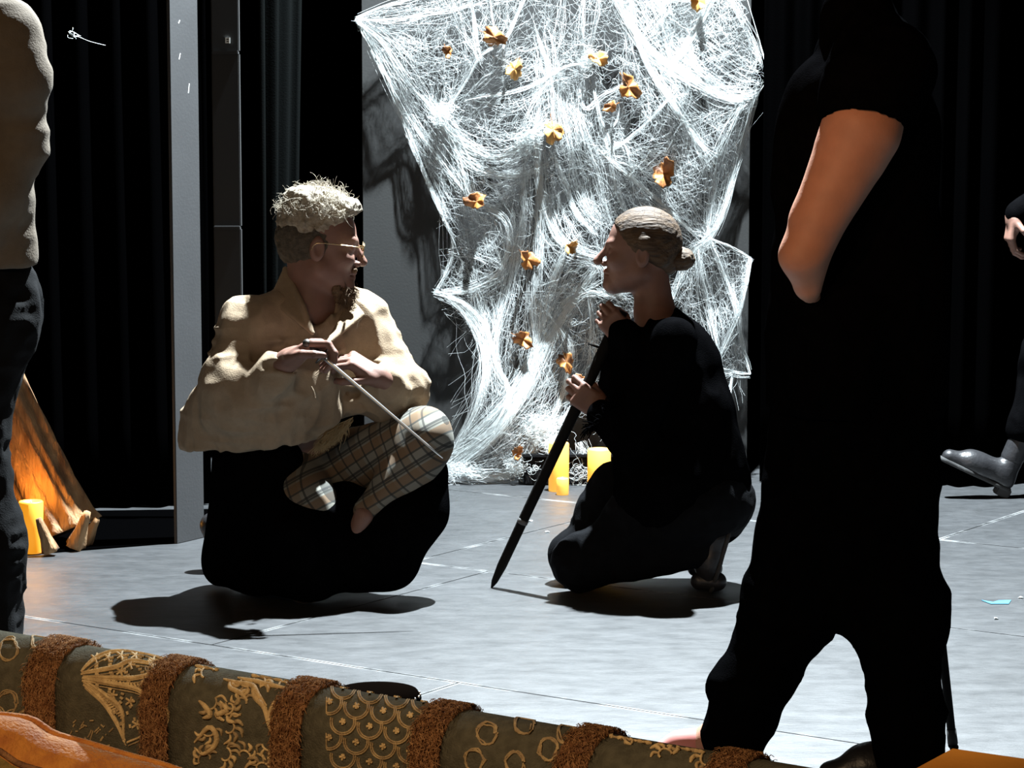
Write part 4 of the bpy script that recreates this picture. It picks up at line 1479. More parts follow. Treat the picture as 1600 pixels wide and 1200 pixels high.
# ------------------------------------------------------------------ woman kneeling with a dark staff
WC = P(1000, 391, 7.10)
WR = frame((-0.99, 0.05, 0.06), (0.08, 0.0, 1))
wneck = P(1022, 490, 7.10)
wshL, wshR = P(1052, 535, 6.97), P(1012, 528, 7.24)
welL, wwrL = P(985, 688, 6.93), P(921, 632, 6.98)
welR, wwrR = P(958, 618, 7.22), P(968, 528, 7.10)
whL, whR = P(1085, 785, 7.02), P(1080, 780, 7.19)
wkL, wkR = P(905, 880, 7.0), P(902, 868, 7.19)
waL, waR = P(1118, 852, 7.0), P(1112, 842, 7.2)
wch = P(1042, 590, 7.10)
wpe = P(1085, 770, 7.10)
woman = empty('person', (wpe[0], wpe[1], 0), 'woman in black with a hair bun kneeling and gripping a dark staff', 'person')
s0, s1 = PZ(768, 918, 0.0), P(972, 486, 7.03)
sd = nrm(s1 - s0)


def on_staff(v):
    t = np.linspace(0, 1.1, 400)
    pts = s0 + (s1 - s0) * t[:, None]
    vv = 600 - FPX * ((pts[:, 1] * SP + (pts[:, 2] - CAMH) * CP) / (pts[:, 1] * CP - (pts[:, 2] - CAMH) * SP))
    return pts[np.argmin(np.abs(vv - v))]


def grip_hand(w, centre, axis, sc, r=0.016):
    """fist around a rod: palm lies against the rod, fingers wrap it"""
    axis = nrm(axis)
    toc = centre - w
    d = nrm(toc - axis * (toc @ axis))
    return d


qU, qL = on_staff(505), on_staff(620)
# upper hand: knuckles toward camera-left, palm on the staff
wU = P(979, 530, 7.02)
hU = hand_prims(wU, (-0.62, -0.02, 0.72), (-0.10, 0.95, 0.05), (0.25, 0, 1), sc=0.93,
                per=[(0.75, 1.3, 0.9), (0.85, 1.35, 0.9), (0.9, 1.35, 0.9), (0.95, 1.35, 0.9)], thumb=(0.75, 0.35, 0.6))
hL_ = hand_prims(qL + np.array([0.052, -0.030, -0.030]), (-0.80, 0.02, 0.55), (-0.05, 0.95, 0.10), (0.4, 0, 0.9), sc=0.93,
                 per=[(0.6, 1.3, 0.9), (0.7, 1.35, 0.9), (0.8, 1.35, 0.9), (0.85, 1.35, 0.9)], thumb=(0.8, 0.3, 0.6))
wL_ = qL + np.array([0.052, -0.030, -0.030])
hp = head_prims(WC, WR, 1.0, 1.15)
bp = [El(wch, (0.125, 0.092, 0.17), None, 0.05), C(wch, wpe, 0.095, 0.12, 0.05), C(wshL, wshR, 0.045, 0.045, 0.04),
      C(wneck + np.array([0.01, 0, -0.04]), WC + WR @ np.array([-0.028, 0, -0.05]), 0.056, 0.050, 0.03), C(wneck, wshL, 0.035, 0.042, 0.04), C(wneck, wshR, 0.035, 0.042, 0.04),
      C(wshL, welL, 0.042, 0.035, 0.02), C(welL, wL_, 0.035, 0.024, 0.02), C(wshR, welR, 0.042, 0.035, 0.02), C(welR, wU, 0.035, 0.024, 0.02),
      C(whL, wkL, 0.085, 0.055, 0.03), C(whR, wkR, 0.085, 0.055, 0.03), C(wkL, waL, 0.052, 0.034, 0.02), C(wkR, waR, 0.052, 0.034, 0.02)] + hp + hU + hL_
body_mesh('body', bp, M_SKIN, woman, [(WC - 0.15, WC + 0.15, 0.0027), (*box_of([wU, qU], 0.075), 0.0026), (*box_of([wL_, qL], 0.08), 0.0026)])
tun = [El(wch, (0.145, 0.115, 0.185), None, 0.05), C(wch, wpe, 0.122, 0.15, 0.06), C(wshL, wshR, 0.058, 0.056, 0.04), C(wneck + np.array([0.02, 0, -0.03]), wshL, 0.042, 0.056, 0.04), C(wneck + np.array([0.02, 0, -0.03]), wshR, 0.042, 0.056, 0.04),
       C(wshL, welL, 0.058, 0.055, 0.03), C(welL, P(942, 650, 6.97), 0.052, 0.042, 0.03), C(wshR, welR, 0.056, 0.05, 0.03), 
       C(P(1098, 720, 7.1), P(1112, 800, 7.1), 0.105, 0.09, 0.06), C(P(1060, 740, 7.02), P(1030, 770, 7.0), 0.13, 0.13, 0.06), C(P(1110, 770, 7.08), P(1128, 805, 7.07), 0.06, 0.05, 0.04), C(P(1090, 650, 7.05), P(1115, 740, 7.07), 0.09, 0.075, 0.05),
       C(P(998, 600, 7.08), P(1004, 720, 7.06), 0.075, 0.08, 0.05), C(P(1075, 540, 7.1), P(1100, 640, 7.1), 0.05, 0.07, 0.05),
       C(wneck + np.array([-0.03, 0, 0.05]), wneck + np.array([-0.035, -0.02, -0.045]), 0.058, 0.042, 0.008, 's'), C(P(1062, 482, 6.95), P(1045, 492, 6.93), 0.022, 0.022, 0.006, 's')]
tun += [C(welR, wU + np.array([-0.008, 0, 0.012]), 0.054, 0.044, 0.02), C(welR, wU + np.array([0.016, -0.006, -0.018]), 0.052, 0.043, 0.02), C(wshR, welR, 0.056, 0.052, 0.03)]
blob('tunic', tun, 0.006, M_BLACK, woman, folds_r([(9, 9, 5), (22, 22, 10)], (0.008, 0.005), 130))
# ragged cuff on the near sleeve
rng = np.random.RandomState(8)
pp = []
cw = P(934, 648, 6.96)
for i in range(60):
    a = rng.uniform(0, 6.28)
    e1_, e2_ = nrm((0.6, 0, 0.8)), np.array([0, 1.0, 0])
    q = cw + (e1_ * math.cos(a) + e2_ * math.sin(a)) * 0.042 + rng.normal(0, 0.004, 3)
    out = (q - cw)
    pp.append(resample([q + np.array([0.01, 0, -0.008]), q + out * 0.15, q + out * 0.35 + np.array([rng.uniform(-0.016, 0.004), 0, rng.uniform(-0.022, 0.012)])], 5))
V, F = tubes(np.array(pp), np.linspace(0.003, 0.0012, 5)[None].repeat(60, 0), 4)
tag(mesh_np('frayed_cuff', V, F, M_BLACK, woman), kind='stuff')
trw = [C(whL, wkL, 0.105, 0.075, 0.05), C(whR, wkR, 0.105, 0.078, 0.05), C(wkL, P(1085, 862, 7.0), 0.074, 0.052, 0.03), C(wkR, P(1085, 855, 7.2), 0.074, 0.052, 0.03), El(wpe + np.array([0.02, 0, -0.02]), (0.15, 0.17, 0.13), None, 0.05),
       C(P(930, 800, 7.19), P(960, 760, 7.18), 0.06, 0.07, 0.05), C(P(1000, 800, 7.0), P(1060, 800, 7.0), 0.09, 0.10, 0.05), Half((0, 0, 0.006), (0, 0, -1))]
blob('trousers', trw, 0.006, M_JEANS, woman, folds_r([(14, 14, 14), (30, 30, 30)], (0.006, 0.003), 140))
for hl, Y in ((waL, 7.0), (waR, 7.2)):
    tb_ = np.array([hl[0] + 0.005, hl[1], 0.006])
    shoe(woman, tb_ + np.array([0.035, 0, 0.165]), tb_ + np.array([-0.012, 0, 0.0]), up=(-1, 0, 0.1), sc=0.85, hh=0.05)
    blob('toe_cap', [C(tb_ + np.array([0.0, 0, 0.032]), tb_ + np.array([-0.05, 0, 0.033]), 0.027, 0.024, 0.02)], 0.005, M_SHOE, woman)
# hair: swept back, bun
whp = [El(WC + WR @ np.array([-0.013, 0, 0.035]), (0.1005, 0.0785, 0.0875), WR, 0.02), C(WC + WR @ np.array([-0.06, 0, 0.0]), WC + WR @ np.array([-0.075, 0, -0.03]), 0.05, 0.035, 0.03),
       C(WC + WR @ np.array([-0.01, -0.062, 0.02]), WC + WR @ np.array([-0.06, -0.05, -0.02]), 0.024, 0.02, 0.02), C(WC + WR @ np.array([-0.01, 0.062, 0.02]), WC + WR @ np.array([-0.06, 0.05, -0.02]), 0.024, 0.02, 0.02),
       Half(WC + WR @ np.array([0.074, 0, 0.062]), WR @ np.array([1, 0, -0.62]), 0.012), Half(WC + WR @ np.array([-0.03, 0, -0.065]), WR @ np.array([0.1, 0, -1]), 0.012)]
blob('hair', whp, 0.0035, M_HAIRW, woman, folds([(40, 160, 160)], (0.0010,), 150))
bc = P(1066, 405, 7.10)
rng = np.random.RandomState(4)
bun = [El(bc, (0.036, 0.038, 0.031), None, 0.01)]
for k in range(5):
    a = k * 1.26
    q = bc + np.array([0.008 * math.cos(a), 0.02 * math.cos(a), 0.018 * math.sin(a)])
    bun.append(C(q, q + np.array([-0.015, 0.02 * math.sin(a), -0.012 * math.cos(a)]), 0.014, 0.011, 0.006))
bun.append(C(P(1045, 398, 7.1), bc, 0.02, 0.02, 0.012))
blob('hair_bun', bun, 0.003, M_HAIRW, woman, folds([(120, 120, 120)], (0.003,), 155))
hair_strands('hair_wisp', WC, WR, 1.0, 60, 9, M_HAIRW, woman, lambda d: d[2] > 0.3 and d[0] < 0.3, 0.02, 0.3, 0.0004, shell=(0.094, 0.079, 0.088), coff=(-0.022, 0, 0.036), droop=0.15)

staff = empty('staff', s0, 'long black wooden staff with a pointed foot held by the kneeling woman', 'staff')
Lw = float(np.linalg.norm(s1 - s0))
Rb = Vector([float(k) for k in sd]).to_track_quat('Z', 'Y').to_matrix()
bm = bm_lathe(bmesh.new(), s0, [(0.0025, 0.0), (0.009, 0.02), (0.0135, 0.07), (0.0145, 0.2), (0.016, Lw * 0.7), (0.0165, Lw)], 20, lambda a, z: 0.03 * math.sin(3 * a + z * 12), Rb)
mesh_bm('shaft', bm, M_STAFF, staff, smooth=True, origin=s0)
q = s0 + sd * (Lw * 0.235)
bm = bm_lathe(bmesh.new(), q, [(0.0145, 0), (0.0158, 0.002), (0.0158, 0.012), (0.0145, 0.014)], 20, None, Rb)
mesh_bm('tape_band', bm, M_TAPE, staff, smooth=True, origin=q)
q = on_staff(545)
V, F = tubes(resample([q, q + np.array([-0.02, 0, 0.006]), P(919, 537, 7.02)], 8)[None], np.linspace(0.004, 0.002, 8)[None], 6)
mesh_np('peg', V, F, M_STAFF, staff)

# ------------------------------------------------------------------ person in black, nearest the camera
y0 = 5.15
near_ = empty('person', (P(1330, 1100, y0)[0], y0, 0), 'person in black tee and wide black trousers standing nearest the camera at right', 'person')
nsh, nelb = P(1385, 105, 5.02), P(1253, 400, 4.93)
nch = P(1345, 230, 5.18)
npv = P(1340, 640, 5.18)
nhd = P(1345, -140, 5.18)
nwr = P(1330, 500, 5.04)
kl, al = P(1225, 960, 5.14), P(1140, 1160, 5.16)
kr, ar = P(1400, 960, 5.05), P(1418, 1195, 4.98)
NR = frame((-0.97, 0.2, 0), (0, 0, 1))
fsh = P(1340, 95, 5.36)
fel, fwr = P(1385, 390, 5.40), P(1422, 560, 5.34)
bp = [El(nch, (0.12, 0.15, 0.2), NR, 0.05), C(nch, npv, 0.12, 0.125, 0.05), C(nsh, fsh, 0.06, 0.06, 0.04), C(P(1345, 60, 5.18), nhd + np.array([0.01, 0, -0.06]), 0.055, 0.052, 0.03),
      C(nsh, P(1345, 205, 4.96), 0.066, 0.071, 0.03), C(P(1345, 205, 4.96), nelb, 0.071, 0.039, 0.03), C(P(1325, 250, 4.96), P(1300, 300, 4.95), 0.062, 0.052, 0.03), C(P(1275, 345, 4.945), P(1262, 448, 4.965), 0.046, 0.022, 0.035), C(nelb, P(1266, 462, 4.985), 0.038, 0.013, 0.03), C(P(1263, 458, 5.0), nwr, 0.014, 0.022, 0.01),
      C(fsh, fel, 0.05, 0.04, 0.02), C(fel, fwr, 0.04, 0.028, 0.02), C(npv, kl, 0.09, 0.06, 0.03), C(kl, al, 0.058, 0.04, 0.02), C(npv, kr, 0.09, 0.06, 0.03), C(kr, ar, 0.058, 0.04, 0.02)]
bp += head_prims(nhd, NR, 1.0) + hand_prims(nwr, (0.3, 0.1, -0.9), (0.2, 0.9, 0), (-1, 0, 0), curl=(0.4, 0.5, 0.3)) + hand_prims(fwr, (0.1, 0, -1), (0, -0.9, 0), (-1, 0, 0), curl=(0.4, 0.5, 0.3))
lf = PZ(1095, 1183, 0.0)
bp += [C(al, lf + np.array([0.03, 0, 0.04]), 0.04, 0.038, 0.03), C(lf + np.array([0.03, 0, 0.035]), lf + np.array([-0.05, -0.01, 0.02]), 0.034, 0.022, 0.02)]
body_mesh('body', bp, M_SKIN2, near_, [(*box_of([P(1345, 170, 4.96), P(1262, 460, 5.0)], 0.09), 0.004)])
tee = [El(nch, (0.15, 0.19, 0.23), NR, 0.05), C(nch, P(1335, 600, 5.18), 0.155, 0.158, 0.06), C(nsh, fsh, 0.075, 0.075, 0.05), C(P(1340, 30, 5.18), nsh, 0.06, 0.075, 0.05), C(P(1340, 30, 5.18), fsh, 0.06, 0.075, 0.05),
       C(nsh, P(1356, 140, 4.98), 0.088, 0.092, 0.04), C(P(1356, 140, 4.98), P(1350, 168, 4.97), 0.092, 0.086, 0.02), C(fsh, P(1335, 300, 5.40), 0.08, 0.07, 0.04),
       C(P(1275, 400, 5.18), P(1262, 640, 5.18), 0.085, 0.09, 0.05), C(P(1300, 480, 5.08), P(1310, 620, 5.08), 0.10, 0.11, 0.05), C(P(1400, 400, 5.15), P(1400, 620, 5.15), 0.1, 0.1, 0.05),
       C(P(1232, 560, 5.12), P(1226, 665, 5.12), 0.03, 0.032, 0.03), C(P(1275, 150, 5.16), P(1262, 300, 5.16), 0.05, 0.06, 0.05),
       Half(P(1300, 652, 5.1), (-0.02, 0, -1))]
# arm hole: keep the sleeve hem clear of the skin
tee += [C(P(1342, 222, 4.94), P(1255, 400, 4.90), 0.082, 0.052, 0.012, 's'), C(P(1255, 400, 4.92), P(1266, 452, 4.97), 0.046, 0.03, 0.01, 's')]
blob('tee_shirt', tee, 0.0075, M_BLACK, near_, folds_r([(8, 8, 4), (18, 18, 8)], (0.008, 0.004), 180))
tro = [El(npv, (0.16, 0.19, 0.14), NR, 0.05), C(P(1335, 690, 5.18), P(1330, 800, 5.16), 0.165, 0.155, 0.06), C(P(1275, 760, 5.16), P(1232, 950, 5.14), 0.105, 0.09, 0.05), C(P(1232, 950, 5.14), P(1148, 1150, 5.16), 0.088, 0.066, 0.05),
       C(P(1385, 760, 5.12), P(1405, 960, 5.05), 0.11, 0.092, 0.05), C(P(1405, 960, 5.05), P(1422, 1190, 4.98), 0.092, 0.072, 0.05), C(P(1330, 860, 5.12), P(1318, 920, 5.1), 0.10, 0.07, 0.06),
       C(P(1145, 1075, 5.12), P(1165, 1075, 5.12), 0.05, 0.06, 0.04), Half(P(1150, 1188, 5.14), (0.1, 0, -1))]
blob('trousers', tro, 0.0075, M_BLACK, near_, folds_r([(9, 9, 9), (20, 20, 24)], (0.010, 0.005), 190))
blob('hair', [El(nhd + NR @ np.array([-0.02, 0, 0.03]), (0.105, 0.085, 0.1), NR, 0.02), Half(nhd + NR @ np.array([0.05, 0, 0.05]), NR @ np.array([1, 0, -0.4]), 0.01)], 0.006, M_HAIRS, near_, folds([(70, 70, 70)], (0.004,), 3))
shoe(near_, lf + np.array([0.075, 0.015, 0.002]), lf + np.array([-0.13, -0.02, 0.002]), m=M_PINK, sc=0.62, hh=0.03)
rf = PZ(1424, 1222, 0.0)
shoe(near_, rf + np.array([0.05, 0, 0.0]), rf + np.array([-0.20, -0.03, 0.0]), m=M_SHOE)
c0, c1 = P(1430, 625, 5.31), PZ(1489, 1164, 0.0)
cane = empty('cane', c1, 'thin black cane hanging beside the nearest person\'s trouser leg', 'cane')
Rb = Vector([float(k) for k in (c0 - c1)]).to_track_quat('Z', 'Y').to_matrix()
Lc = float(np.linalg.norm(c0 - c1))
bm = bm_lathe(bmesh.new(), c1, [(0.008, 0.0), (0.009, 0.02), (0.010, Lc)], 14, None, Rb)
mesh_bm('shaft', bm, M_STAFF, cane, smooth=True, origin=c1)
bm = bm_lathe(bmesh.new(), c1, [(0.010, 0.0), (0.011, 0.004), (0.0105, 0.035)], 14, None, Rb)
mesh_bm('ferrule', bm, M_SOLE, cane, smooth=True, origin=c1)
bmk = bmesh.new()
bmesh.ops.create_uvsphere(bmk, u_segments=14, v_segments=10, radius=0.018, matrix=Matrix.Translation(Vector([float(k) for k in c0])))
mesh_bm('knob', bmk, M_STAFF, cane, smooth=True, origin=c0)

# ------------------------------------------------------------------ person at the left edge
yl = 5.62
lft = empty('person', (P(-60, 1000, yl)[0], yl, 0), 'person in beige shirt and dark trousers cut by the left picture edge', 'person')
lsh, lel, lwr = P(5, 60, 5.55), P(30, 225, 5.56), P(-40, 372, 5.50)
lch, lpv, lhd = P(-70, 160, 5.68), P(-60, 470, 5.68), P(-75, -130, 5.68)
rsh = P(-150, 60, 5.8)
LRf = frame((0.5, -0.86, 0), (0, 0, 1))
k1, a1, k2, a2 = P(-48, 740, 5.6), P(-25, 1010, 5.6), P(-110, 740, 5.7), P(-120, 1000, 5.72)
bp = [El(lch, (0.11, 0.15, 0.2), LRf, 0.05), C(lch, lpv, 0.115, 0.125, 0.05), C(lsh, rsh, 0.055, 0.055, 0.04), C(lch + np.array([0, 0, 0.18]), lhd + np.array([0, 0, -0.06]), 0.056, 0.052, 0.03),
      C(lsh, lel, 0.05, 0.04, 0.02), C(lel, lwr, 0.038, 0.027, 0.02), C(rsh, P(-180, 240, 5.85), 0.05, 0.04, 0.02), C(P(-180, 240, 5.85), P(-120, 360, 5.6), 0.038, 0.027, 0.02),
      C(lpv, k1, 0.085, 0.055, 0.03), C(k1, a1, 0.052, 0.036, 0.02), C(lpv, k2, 0.085, 0.055, 0.03), C(k2, a2, 0.052, 0.036, 0.02)] + head_prims(lhd, LRf, 1.0)
bp += hand_prims(lwr, (-0.8, -0.2, -0.3), (0, 0.8, -0.3), (0, -0.3, 1), curl=(0.3, 0.4, 0.3)) + hand_prims(P(-120, 360, 5.6), (0.8, -0.2, -0.3), (0, 0.8, -0.3), (0, -0.3, 1), curl=(0.3, 0.4, 0.3))
body_mesh('body', bp, M_SKIN, lft, [])
ls = [El(lch, (0.135, 0.175, 0.22), LRf, 0.05), C(lch, P(-62, 400, 5.68), 0.15, 0.16, 0.06), C(lsh, rsh, 0.07, 0.07, 0.04), C(lsh, P(22, 120, 5.54), 0.075, 0.072, 0.04), C(P(22, 120, 5.54), lel, 0.072, 0.055, 0.04),
      C(lel, P(-5, 300, 5.53), 0.062, 0.056, 0.04), C(P(-5, 300, 5.53), P(-45, 372, 5.50), 0.056, 0.045, 0.03), C(P(0, 320, 5.6), P(2, 400, 5.6), 0.075, 0.08, 0.05), C(rsh, P(-180, 240, 5.85), 0.07, 0.06, 0.04), C(P(-180, 240, 5.85), P(-135, 340, 5.65), 0.058, 0.045, 0.03), C(lch + np.array([0, 0, 0.16]), lsh, 0.06, 0.07, 0.05),
      Half(P(0, 416, 5.6), (0, 0, -1))]
blob('shirt', ls, 0.007, M_BEIGE, lft, folds_r([(9, 9, 6), (16, 16, 22)], (0.006, 0.004), 210))
lt = [El(lpv, (0.15, 0.17, 0.13), LRf, 0.05), C(P(-25, 440, 5.64), P(-21, 500, 5.63), 0.10, 0.11, 0.05), C(P(-21, 500, 5.63), P(-54, 690, 5.6), 0.105, 0.085, 0.05), C(P(-54, 690, 5.6), P(-33, 860, 5.6), 0.085, 0.10, 0.05), C(P(-33, 860, 5.6), P(-25, 1035, 5.6), 0.095, 0.09, 0.05),
      C(P(-90, 500, 5.7), k2, 0.11, 0.09, 0.05), C(k2, P(-122, 1020, 5.72), 0.09, 0.09, 0.05), Half(P(0, 1050, 5.6), (0, 0, -1))]
blob('trousers', lt, 0.007, M_BLACKP, lft, folds_r([(12, 12, 12), (24, 24, 30)], (0.010, 0.007), 220))
for a_ in (a1, a2):
    b_ = np.array([a_[0], a_[1], 0.0])
    shoe(lft, b_ + np.array([-0.02, 0.03, 0]), b_ + np.array([0.10, -0.2, 0]))
blob('hair', [El(lhd + LRf @ np.array([-0.02, 0, 0.03]), (0.105, 0.085, 0.1), LRf, 0.02), Half(lhd + LRf @ np.array([0.05, 0, 0.05]), LRf @ np.array([1, 0, -0.4]), 0.01)], 0.006, M_HAIRS, lft, folds([(70, 70, 70)], (0.004,), 3))

# ------------------------------------------------------------------ walker at the right edge, upstage
yw = 8.78
wk = empty('person', (P(1660, 760, yw)[0], yw, 0), 'person in black with shiny black shoes walking in at the right edge', 'person')
WKR = frame((-1, -0.05, 0), (0, 0, 1))
hl1, an1, kn1, hpv = PZ(1562, 774, 0.0), P(1590, 700, yw), P(1632, 560, yw), P(1672, 405, yw)
wch2, whd = P(1675, 255, yw), P(1668, 85, yw)
sh1, sh2 = P(1672, 175, yw - 0.17), P(1676, 175, yw + 0.17)
el1, wr1 = P(1648, 300, yw - 0.2), P(1584, 338, yw - 0.2)
kn2, an2 = P(1700, 575, yw + 0.1), P(1745, 720, yw + 0.12)
bp = [El(wch2, (0.115, 0.15, 0.2), WKR, 0.05), C(wch2, hpv, 0.11, 0.125, 0.05), C(sh1, sh2, 0.055, 0.055, 0.04), C(wch2 + np.array([0, 0, 0.17]), whd + np.array([0.01, 0, -0.06]), 0.056, 0.052, 0.03),
      C(sh1, el1, 0.05, 0.04, 0.02), C(el1, wr1, 0.038, 0.026, 0.02), C(sh2, P(1700, 300, yw + 0.2), 0.05, 0.04, 0.02), C(P(1700, 300, yw + 0.2), P(1680, 400, yw + 0.2), 0.038, 0.027, 0.02),
      C(hpv, kn1, 0.085, 0.055, 0.03), C(kn1, an1, 0.052, 0.036, 0.02), C(hpv, kn2, 0.085, 0.055, 0.03), C(kn2, an2, 0.052, 0.036, 0.02)] + head_prims(whd, WKR, 1.0)
bp += hand_prims(wr1, (-0.15, 0, -1), (1, 0.1, 0), (0, -1, 0), curl=(0.5, 0.7, 0.4), sc=0.95) + hand_prims(P(1680, 400, yw + 0.2), (-0.2, 0, -1), (0, -0.9, 0), (-1, 0, 0), curl=(0.5, 0.6, 0.4))
body_mesh('body', bp, M_SKIN, wk, [(*box_of([wr1, P(1570, 390, yw - 0.2)], 0.07), 0.004)])
jk = [El(wch2, (0.14, 0.175, 0.22), WKR, 0.05), C(wch2, P(1672, 420, yw), 0.135, 0.15, 0.05), C(sh1, sh2, 0.075, 0.075, 0.04), C(sh1, el1, 0.07, 0.058, 0.04), C(el1, wr1 + (el1 - wr1) * 0.1, 0.056, 0.042, 0.03),
      C(sh2, P(1700, 300, yw + 0.2), 0.07, 0.058, 0.04), C(P(1700, 300, yw + 0.2), P(1683, 390, yw + 0.2), 0.056, 0.042, 0.03), Half(P(1670, 470, yw), (0, 0, -1))]
blob('jacket', jk, 0.008, M_BLACK, wk, folds_r([(10, 10, 6)], (0.008,), 250))
wt = [El(hpv, (0.14, 0.17, 0.13), WKR, 0.05), C(hpv, kn1, 0.105, 0.078, 0.05), C(kn1, P(1600, 672, yw), 0.076, 0.062, 0.04), C(hpv, kn2, 0.105, 0.078, 0.05), C(kn2, P(1738, 700, yw + 0.12), 0.076, 0.06, 0.04)]
blob('trousers', wt, 0.008, M_BLACK, wk, folds_r([(12, 12, 12)], (0.007,), 260))
toe1 = P(1463, 716, yw - 0.02)
shoe(wk, P(1574, 768, yw), toe1, up=(0.45, 0, 1), sc=1.0, hh=0.10)
blob('sock', [C(P(1582, 715, yw), P(1600, 680, yw), 0.040, 0.045, 0.02)], 0.006, M_SHOE, wk)
hb = P(1566, 758, yw)
bm = bmesh.new()
bm_box(bm, (hb[0], yw, 0.022), (0.05, 0.06, 0.036), rot=Matrix.Rotation(0.45, 4, 'Y'), bevel=0.004)
mesh_bm('shoe_heel', bm, M_SOLE, wk, origin=(hb[0], yw, 0))
a2f = np.array([an2[0], an2[1], 0.0])
shoe(wk, a2f + np.array([0.03, 0, 0.07]), a2f + np.array([-0.16, 0, 0.0]), up=(-0.3, 0, 1))

# ================================================================== SOFA IN THE FOREGROUND
SA, SB = PZ(0, 988, 0.68), PZ(1200, 1192, 0.68)
se = nrm(SB - SA)
sn = np.array([se[1], -se[0], 0.0])          # towards the audience
if sn[1] > 0:
    sn = -sn


def s_of(u):
    """distance along the top edge that appears at picture column u"""
    ss = np.linspace(-0.8, 2.2, 3000)
    p = SA + se * ss[:, None]
    uu = 800 + FPX * p[:, 0] / (p[:, 1] * CP - (p[:, 2] - CAMH) * SP)
    return float(ss[np.argmin(np.abs(uu - u))])


RT = 0.045


def sofa_pt(s, t, lift=0.0):
    """t = distance from the rounded top ridge down the front (negative: down the back)"""
    arc = RT * math.pi / 2
    a = min(max(t / RT, -math.pi / 2), math.pi / 2)
    nn = sn * math.sin(a) + np.array([0, 0, math.cos(a)])
    p = SA + se * s + np.array([0, 0, -RT]) + nn * (RT + lift)
    p[2] -= max(abs(t) - arc, 0)
    return p


S_L, S_R = -0.45, 1.62
sofa_c = SA + se * 0.55 - sn * 0.02
sofa = empty('sofa', (sofa_c[0], sofa_c[1], 0), 'patchwork brocade sofa with rust chenille bands in the foreground', 'sofa')


def sofa_sheet(name, sa_, sb_, ta, tb_, lift, m, ns=10, nt_=30, thick=0.004):
    ts = np.linspace(ta, tb_, nt_)
    ss = np.linspace(sa_, sb_, ns)
    V = np.array([[sofa_pt(s, t, lift) for s in ss] for t in ts])
    V2 = np.array([[sofa_pt(s, t, lift - thick) for s in ss] for t in ts])
    idx = np.arange(ns * nt_).reshape(nt_, ns)
    F = np.stack([idx[:-1, :-1], idx[1:, :-1], idx[1:, 1:], idx[:-1, 1:]], -1).reshape(-1, 4)
    o_ = ns * nt_
    ed = []
    for i in range(nt_ - 1):
        ed += [(idx[i, 0], idx[i, 0] + o_, idx[i + 1, 0] + o_, idx[i + 1, 0]), (idx[i, -1], idx[i + 1, -1], idx[i + 1, -1] + o_, idx[i, -1] + o_)]
    for j in range(ns - 1):
        ed += [(idx[0, j], idx[0, j + 1], idx[0, j + 1] + o_, idx[0, j] + o_), (idx[-1, j], idx[-1, j] + o_, idx[-1, j + 1] + o_, idx[-1, j + 1])]
    return mesh_np(name, np.concatenate([V.reshape(-1, 3), V2.reshape(-1, 3)]), np.concatenate([F, F[:, ::-1] + o_, np.array(ed)]), m, sofa)


# inner body of the backrest
prof = list(np.linspace(-0.40, -0.072, 4)) + list(np.linspace(-0.07, 0.07, 15)) + [0.2, 0.40]
V, rows = [], []
for s in (S_L, S_R):
    row = [sofa_pt(s, t, -0.004) for t in prof]
    rows.append(row)
n_ = len(rows[0])
V = np.array(rows[0] + rows[1])
bm = bmesh.new()
bv = [bm.verts.new(Vector([float(k) for k in p_])) for p_ in V]
for i in range(n_):
    bm.faces.new((bv[i], bv[(i + 1) % n_], bv[n_ + (i + 1) % n_], bv[n_ + i]))
bm.faces.new(bv[:n_])
bm.faces.new(bv[n_:][::-1])
mesh_bm('backrest', bm, M_OLIVE, sofa, origin=sofa_c)
rz = math.atan2(se[1], se[0])
cc = SA + se * ((S_L + S_R) / 2)
bm = bmesh.new()
q = cc + sn * 0.26
bm_box(bm, (q[0], q[1], 0.20), (S_R - S_L, 0.66, 0.2), rz, 0.02)
mesh_bm('seat_base', bm, M_OLIVE, sofa, origin=(q[0], q[1], 0.1))
q = cc
bm = bmesh.new()
bm_box(bm, (q[0], q[1], 0.22), (S_R - S_L, 0.08, 0.24), rz, 0.01)
mesh_bm('back_board', bm, M_OLIVE, sofa, origin=(q[0], q[1], 0.1))
for k in range(2):
    q = SA + se * (S_L + 0.05 + (S_R - S_L) * (k + 0.5) / 2 - 0.05) + sn * 0.38
    bm = bmesh.new()
    bm_box(bm, (q[0], q[1], 0.345), ((S_R - S_L) / 2 - 0.01, 0.42, 0.1), rz, 0.03)
    mesh_bm('seat_cushion', bm, M_OLIVE2, sofa, smooth=True, origin=(q[0], q[1], 0.3))
for s_ in (S_L + 0.05, S_R - 0.05):
    for d_ in (-0.02, 0.52):
        q = SA + se * s_ + sn * d_
        bm = bm_lathe(bmesh.new(), (q[0], q[1], 0), [(0.018, 0), (0.028, 0.1)], 12)
        mesh_bm('leg', bm, M_WOOD, sofa, smooth=True, origin=(q[0], q[1], 0))

